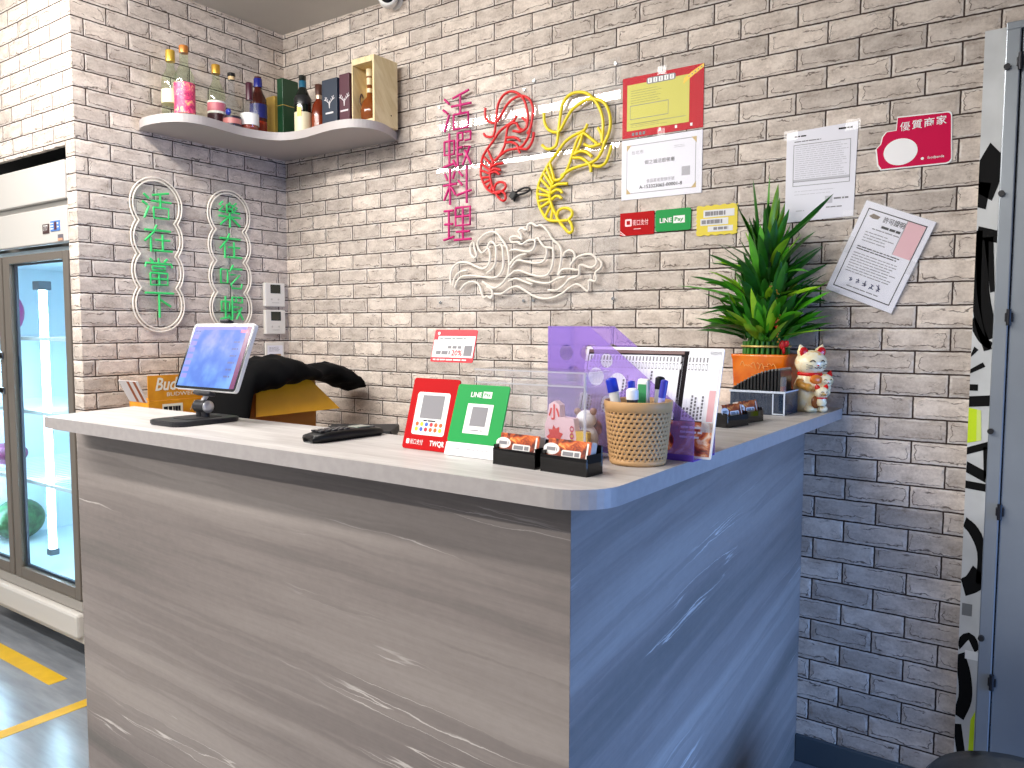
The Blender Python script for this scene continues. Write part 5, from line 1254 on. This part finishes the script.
def cat_face(par, c, s, q0=I4):
    fm = MB()
    for sx in (-1, 1):
        fm.tube(catmull([(c[0] + sx * .020 * s, c[1] - .031 * s, c[2] + .004 * s), (c[0] + sx * .014 * s, c[1] - .0355 * s, c[2] + .009 * s), (c[0] + sx * .008 * s, c[1] - .0375 * s, c[2] + .004 * s)], 3), .0016 * s, 0, q0, 5)
        for k in (-1, 0, 1): fm.tube([(c[0] + sx * .014 * s, c[1] - .0355 * s, c[2] - .010 * s + k * .003 * s), (c[0] + sx * .028 * s, c[1] - .028 * s, c[2] - .010 * s + k * .007 * s)], .0008 * s, 0, q0, 4)
        fm.tube(catmull([(c[0], c[1] - .038 * s, c[2] - .010 * s), (c[0] + sx * .004 * s, c[1] - .038 * s, c[2] - .014 * s), (c[0] + sx * .009 * s, c[1] - .037 * s, c[2] - .011 * s)], 3), .0012 * s, 0, q0, 5)
    obj('face_lines', fm, catbk, par)
    obj('nose', MB().ball((c[0], c[1] - .0375 * s, c[2] - .006 * s), (.003 * s, .002 * s, .002 * s), 0, q0, 8, 6), catred, par)
def cat_ears(par, c, s, q0=I4):
    for sx in (-1, 1):
        Mq = q0 @ T(c[0] + sx * .022 * s, c[1], c[2] + .026 * s) @ R('Y', sx * 20)
        er = obj('ear', MB().lathe([(.016 * s, 0), (.013 * s, .012 * s), (.002 * s, .027 * s), (0, .028 * s)], 0, Mq, 14, sy=.6), cr_, par)
        obj('inner_ear', MB().ball((0, -.008 * s, .004 * s), (.0125 * s, .004 * s, .016 * s), 0, Mq, 12, 8), catred, er)
cat_face(CT, (0, -.004, .138), 1.0); cat_ears(CT, (0, -.004, .138), 1.0)
obj('collar', MB().lathe([(.027, .100), (.031, .104), (.031, .110), (.027, .113)], 0, seg=26), catred, CT)
obj('bib', MB().ball((0, -.032, .092), (.017, .007, .014)), mat('bib_orange', (222, 120, 40), .3), CT)
obj('paw', MB().tube(catmull([(-.034, -.012, .085), (-.042, -.030, .078), (-.030, -.044, .072)], 4), .010, 0, seg=10).ball((-.029, -.045, .072), .011), cattan, CT)
obj('paw', MB().tube(catmull([(.034, -.008, .080), (.036, -.026, .070), (.024, -.038, .066)], 4), .009, 0, seg=10).ball((.023, -.039, .066), .010), cr_, CT)
obj('foot', MB().ball((-.020, -.036, .010), (.014, .014, .010)).ball((.016, -.036, .010), (.014, .014, .010)), cr_, CT)
obj('coin', MB().lathe([(0, 0), (.012, 0), (.012, .004), (0, .005)], 0, T(-.006, -.043, .030) @ R('X', 90), 18, sy=1.5), catbr, CT)
for cx, cy_, cz, s in ((.030, -.020, .088, .56), (.008, -.046, .056, .48)):
    kt = obj('kitten', MB().ball((cx, cy_, cz), (.040 * s, .036 * s, .036 * s)).lathe([(.022 * s, cz - .075 * s), (.030 * s, cz - .06 * s), (.024 * s, cz - .025 * s)], 0, T(cx, cy_ + .002, 0), 20), cr_, CT)
    cat_face(kt, (cx, cy_, cz), s); 
    ears = MB()
    for sx in (-1, 1): ears.lathe([(.015 * s, 0), (.011 * s, .014 * s), (0, .028 * s)], 0, T(cx + sx * .022 * s, cy_, cz + .026 * s) @ R('Y', sx * 20), 12)
    obj('ear', ears, catred, kt)
    obj('collar', MB().lathe([(.026 * s, -.034 * s), (.030 * s, -.030 * s), (.026 * s, -.025 * s)], 0, T(cx, cy_, cz), 20), catred, kt)
obj('tail', MB().tube(catmull([(.030, .020, .010), (.046, .010, .030), (.040, -.006, .046)], 4), .009, 0, seg=10), catbr, CT)

# ---------------------------------------------------------------- behind the counter: cartons, jacket, boxes
DZ = -.62
orange = NT('carton_orange'); o_ = orange.obj()
orange.link(orange.ramp(orange.noise(orange.xyz(o_[0], o_[1], o_[2]), 18, 3), [(.3, srgb(206, 128, 16)), (.7, srgb(230, 156, 30))]), orange.b.inputs['Base Color']); orange.b.inputs['Roughness'].default_value = .5
om = orange.mat; cw = mat('carton_white_print', (238, 228, 206), .5)
t = thing('beer_carton', 'open orange beer carton with white script lettering and a brown-striped side flap, behind the tablet', 'carton', (.352, -.81, DZ))
b_ = MB().box(-.135, 0, -.13, .15, 0, .340, 0, .002)
q = SIDE @ T(0, 0, .0006)
b_.rect(-.075, .01, .285, .325, .0004, 1, q); b_.lines(-.07, -.0, .292, .318, 1, 2, q, .0007, .02, 0)
for k in range(6): b_.add([(.04 + k * .012, .295, .0005), (.043 + k * .012, .295, .0005), (.063 + k * .012, .332, .0005), (.060 + k * .012, .332, .0005)], [(0, 1, 2, 3)], 1, False, q)
obj('carton_body', b_, [om, cw, ink], t)
ff = MB().box(-.003, 0, -.13, .15, .341, .436, 0)
ff.text('Budweiser', .018, .402, .050, 1, q, .240, shear=.3, bold=.02); ff.text('BUDWEISER', .020, .362, .015, 1, q, .150)
obj('front_flap', ff, [om, cw], t)
fl = MB(); q = T(-.002, -.131, .334) @ R('X', 24) @ FRONT
fl.prism([(-.128, 0), (-.004, 0), (-.004, .090), (-.140, .090)], -.003, 0, 0, q)
for x0 in (-.075, -.030): fl.add([(x0, .001, .0004), (x0 + .018, .001, .0004), (x0 + .010, .088, .0004), (x0 - .008, .088, .0004)], [(0, 1, 2, 3)], 1, False, q)
obj('side_flap', fl, [mat('flap_white', (206, 198, 196), .5), mat('stripe_brown', (150, 78, 34), .5)], t)
t = thing('cardboard_box', 'mustard yellow cardboard box with a drooping flap under the black jacket', 'box', (.42, -.44, DZ))
mus = mat('cardboard_mustard', (226, 168, 8), .5, var=.06, vscale=9)
obj('box_body', MB().box(-.12, .13, -.215, .135, 0, .395, 0, .002), mat('cardboard_shaded', (176, 112, 18), .6), t)  # shade below the flap is put into this darker cardboard colour
obj('flap', MB().prism([(-.215, -.144), (.215, -.144), (.100, 0), (-.165, 0)], 0, .003, 0, T(.1305, 0, .402) @ R('Y', -24) @ SIDE), mus, t)
# jacket heaped over the box
JK = MB(); nst, nrd = 46, 30
keys = [(-.775, -.345, -.60), (-.758, -.20, -.61), (-.738, -.142, -.61), (-.715, -.132, -.42), (-.69, -.128, -.285), (-.62, -.123, -.256), (-.50, -.118, -.232), (-.40, -.145, -.220), (-.345, -.166, -.222), (-.285, -.150, -.222), (-.225, -.150, -.225), (-.16, -.170, -.255), (-.10, -.195, -.278), (-.055, -.240, -.284), (-.030, -.265, -.280)]
def kin(y, i):
    for a_, b_ in zip(keys, keys[1:]):
        if a_[0] <= y <= b_[0]:
            f = (y - a_[0]) / (b_[0] - a_[0]); f = f * f * (3 - 2 * f); return a_[i] + (b_[i] - a_[i]) * f
    return keys[-1][i]
vs = []; fs = []
for i in range(nst):
    y = keys[0][0] + (keys[-1][0] - keys[0][0]) * i / (nst - 1)
    zt_, zb = kin(y, 1), kin(y, 2); e = min(1, min(i, nst - 1 - i) / 3 + .12)
    for k in range(nrd):
        a_ = 2 * math.pi * k / nrd; ca, sa = math.cos(a_), math.sin(a_)
        hw = (.11 if y > -.35 else .135) * (e ** .5)
        p = Vector((.53 + hw * ca + .02 * math.sin(y * 9), y, (zt_ + zb) / 2 + (zt_ - zb) / 2 * math.copysign(abs(sa) ** .75, sa) * (e ** .5 if i > 3 else 1)))
        nz = noise.noise(p * 11) * .016 + noise.noise(p * 26) * .007 + noise.noise(Vector((p.x * 8 + p.z * 20, p.y * 30, p.z * 8))) * .008
        vs.append(p + Vector((ca, 0, sa)) * nz)
for i in range(nst - 1):
    for k in range(nrd): fs.append((i * nrd + k, (i + 1) * nrd + k, (i + 1) * nrd + (k + 1) % nrd, i * nrd + (k + 1) % nrd))
fs += [tuple(range(nrd)), tuple(range(nst * nrd - 1, (nst - 1) * nrd - 1, -1))]
JK.add(vs, fs, 0, True)
tag(obj('jacket', JK, mat('jacket_black', (11, 11, 12), .9, spec=.12)), 'black jacket heaped over the mustard yellow box', 'jacket')
t = thing('cash_drawer', 'flat-topped dark grey till unit on the desk behind the handset', 'till', (1.11, -.58, DZ), 36)
obj('housing', MB().box(-.12, .12, -.10, .10, 0, .230, 0, .004), mat('till_grey', (52, 52, 54), .45), t)
obj('top_plate', MB().box(-.125, .125, -.105, .105, .2305, .262, 0, .006), mat('till_top', (40, 40, 42), .6, spec=.2), t)
obj('drawer_front', MB().box(-.11, .11, -.1035, -.1005, .03, .20, 0, .002), mat('till_front', (40, 40, 42), .4), t)
tag(obj('green_folder', MB().box(-.012, .012, -.11, .11, 0, .235, 0, .003).box(-.0135, .0135, -.09, -.05, .10, .16, 1), [mat('folder_green', (14, 92, 50), .45), white], loc=(1.36, -.60, DZ)), 'dark green folder standing behind the counter left of the red payment stand', 'folder')
tag(obj('red_bag', MB().ball((0, 0, .112), (.060, .055, .112)), mat('bag_red', (220, 30, 30), .4), loc=(.735, -.50, DZ)), 'small red bag on the desk in front of the mustard box', 'bag')

# ---------------------------------------------------------------- loose pieces of small fittings become objects of their own
def split_pieces(o, gap=.012):
    me = o.data; n = len(me.vertices); par = list(range(n))
    def find(i):
        while par[i] != i: par[i] = par[par[i]]; i = par[i]
        return i
    for e in me.edges:
        a_, b_ = find(e.vertices[0]), find(e.vertices[1])
        if a_ != b_: par[a_] = b_
    isl = {}
    for i in range(n): isl.setdefault(find(i), []).append(i)
    boxes = [([min(me.vertices[i].co[k] for i in v) for k in range(3)], [max(me.vertices[i].co[k] for i in v) for k in range(3)], v) for v in isl.values()]
    gr = list(range(len(boxes)))
    for i in range(len(boxes)):
        for j in range(i):
            if all(max(boxes[i][0][k] - boxes[j][1][k], boxes[j][0][k] - boxes[i][1][k]) <= gap for k in range(3)):
                a_, b_ = gr[i], gr[j]; gr = [b_ if g_ == a_ else g_ for g_ in gr]
    ids = sorted(set(gr))
    if len(ids) < 2: return
    name = o.name.split('.')[0]; kept = None
    for g_ in ids:
        vv = [i for k, b_ in enumerate(boxes) if gr[k] == g_ for i in b_[2]]; mp = {v: i for i, v in enumerate(vv)}
        mb = MB(); mb.v = [me.vertices[i].co.copy() for i in vv]
        for p_ in me.polygons:
            if p_.vertices[0] in mp: mb.f.append(tuple(mp[i] for i in p_.vertices)); mb.mi.append(p_.material_index); mb.sm.append(p_.use_smooth)
        obj(name, mb, list(me.materials), o.parent)
    bpy.data.objects.remove(o)
for o in list(SC.objects):
    if o.type == 'MESH' and o.parent and o.name.split('.')[0] in ('tape', 'handle_mount', 'light_tube', 'lamp_holder', 'stand_off', 'screw_cap', 'hinge', 'frame_bolt', 'red_bow', 'bead_string', 'button', 'neck_band', 'foot', 'pivot', 'cradle'):
        split_pieces(o)
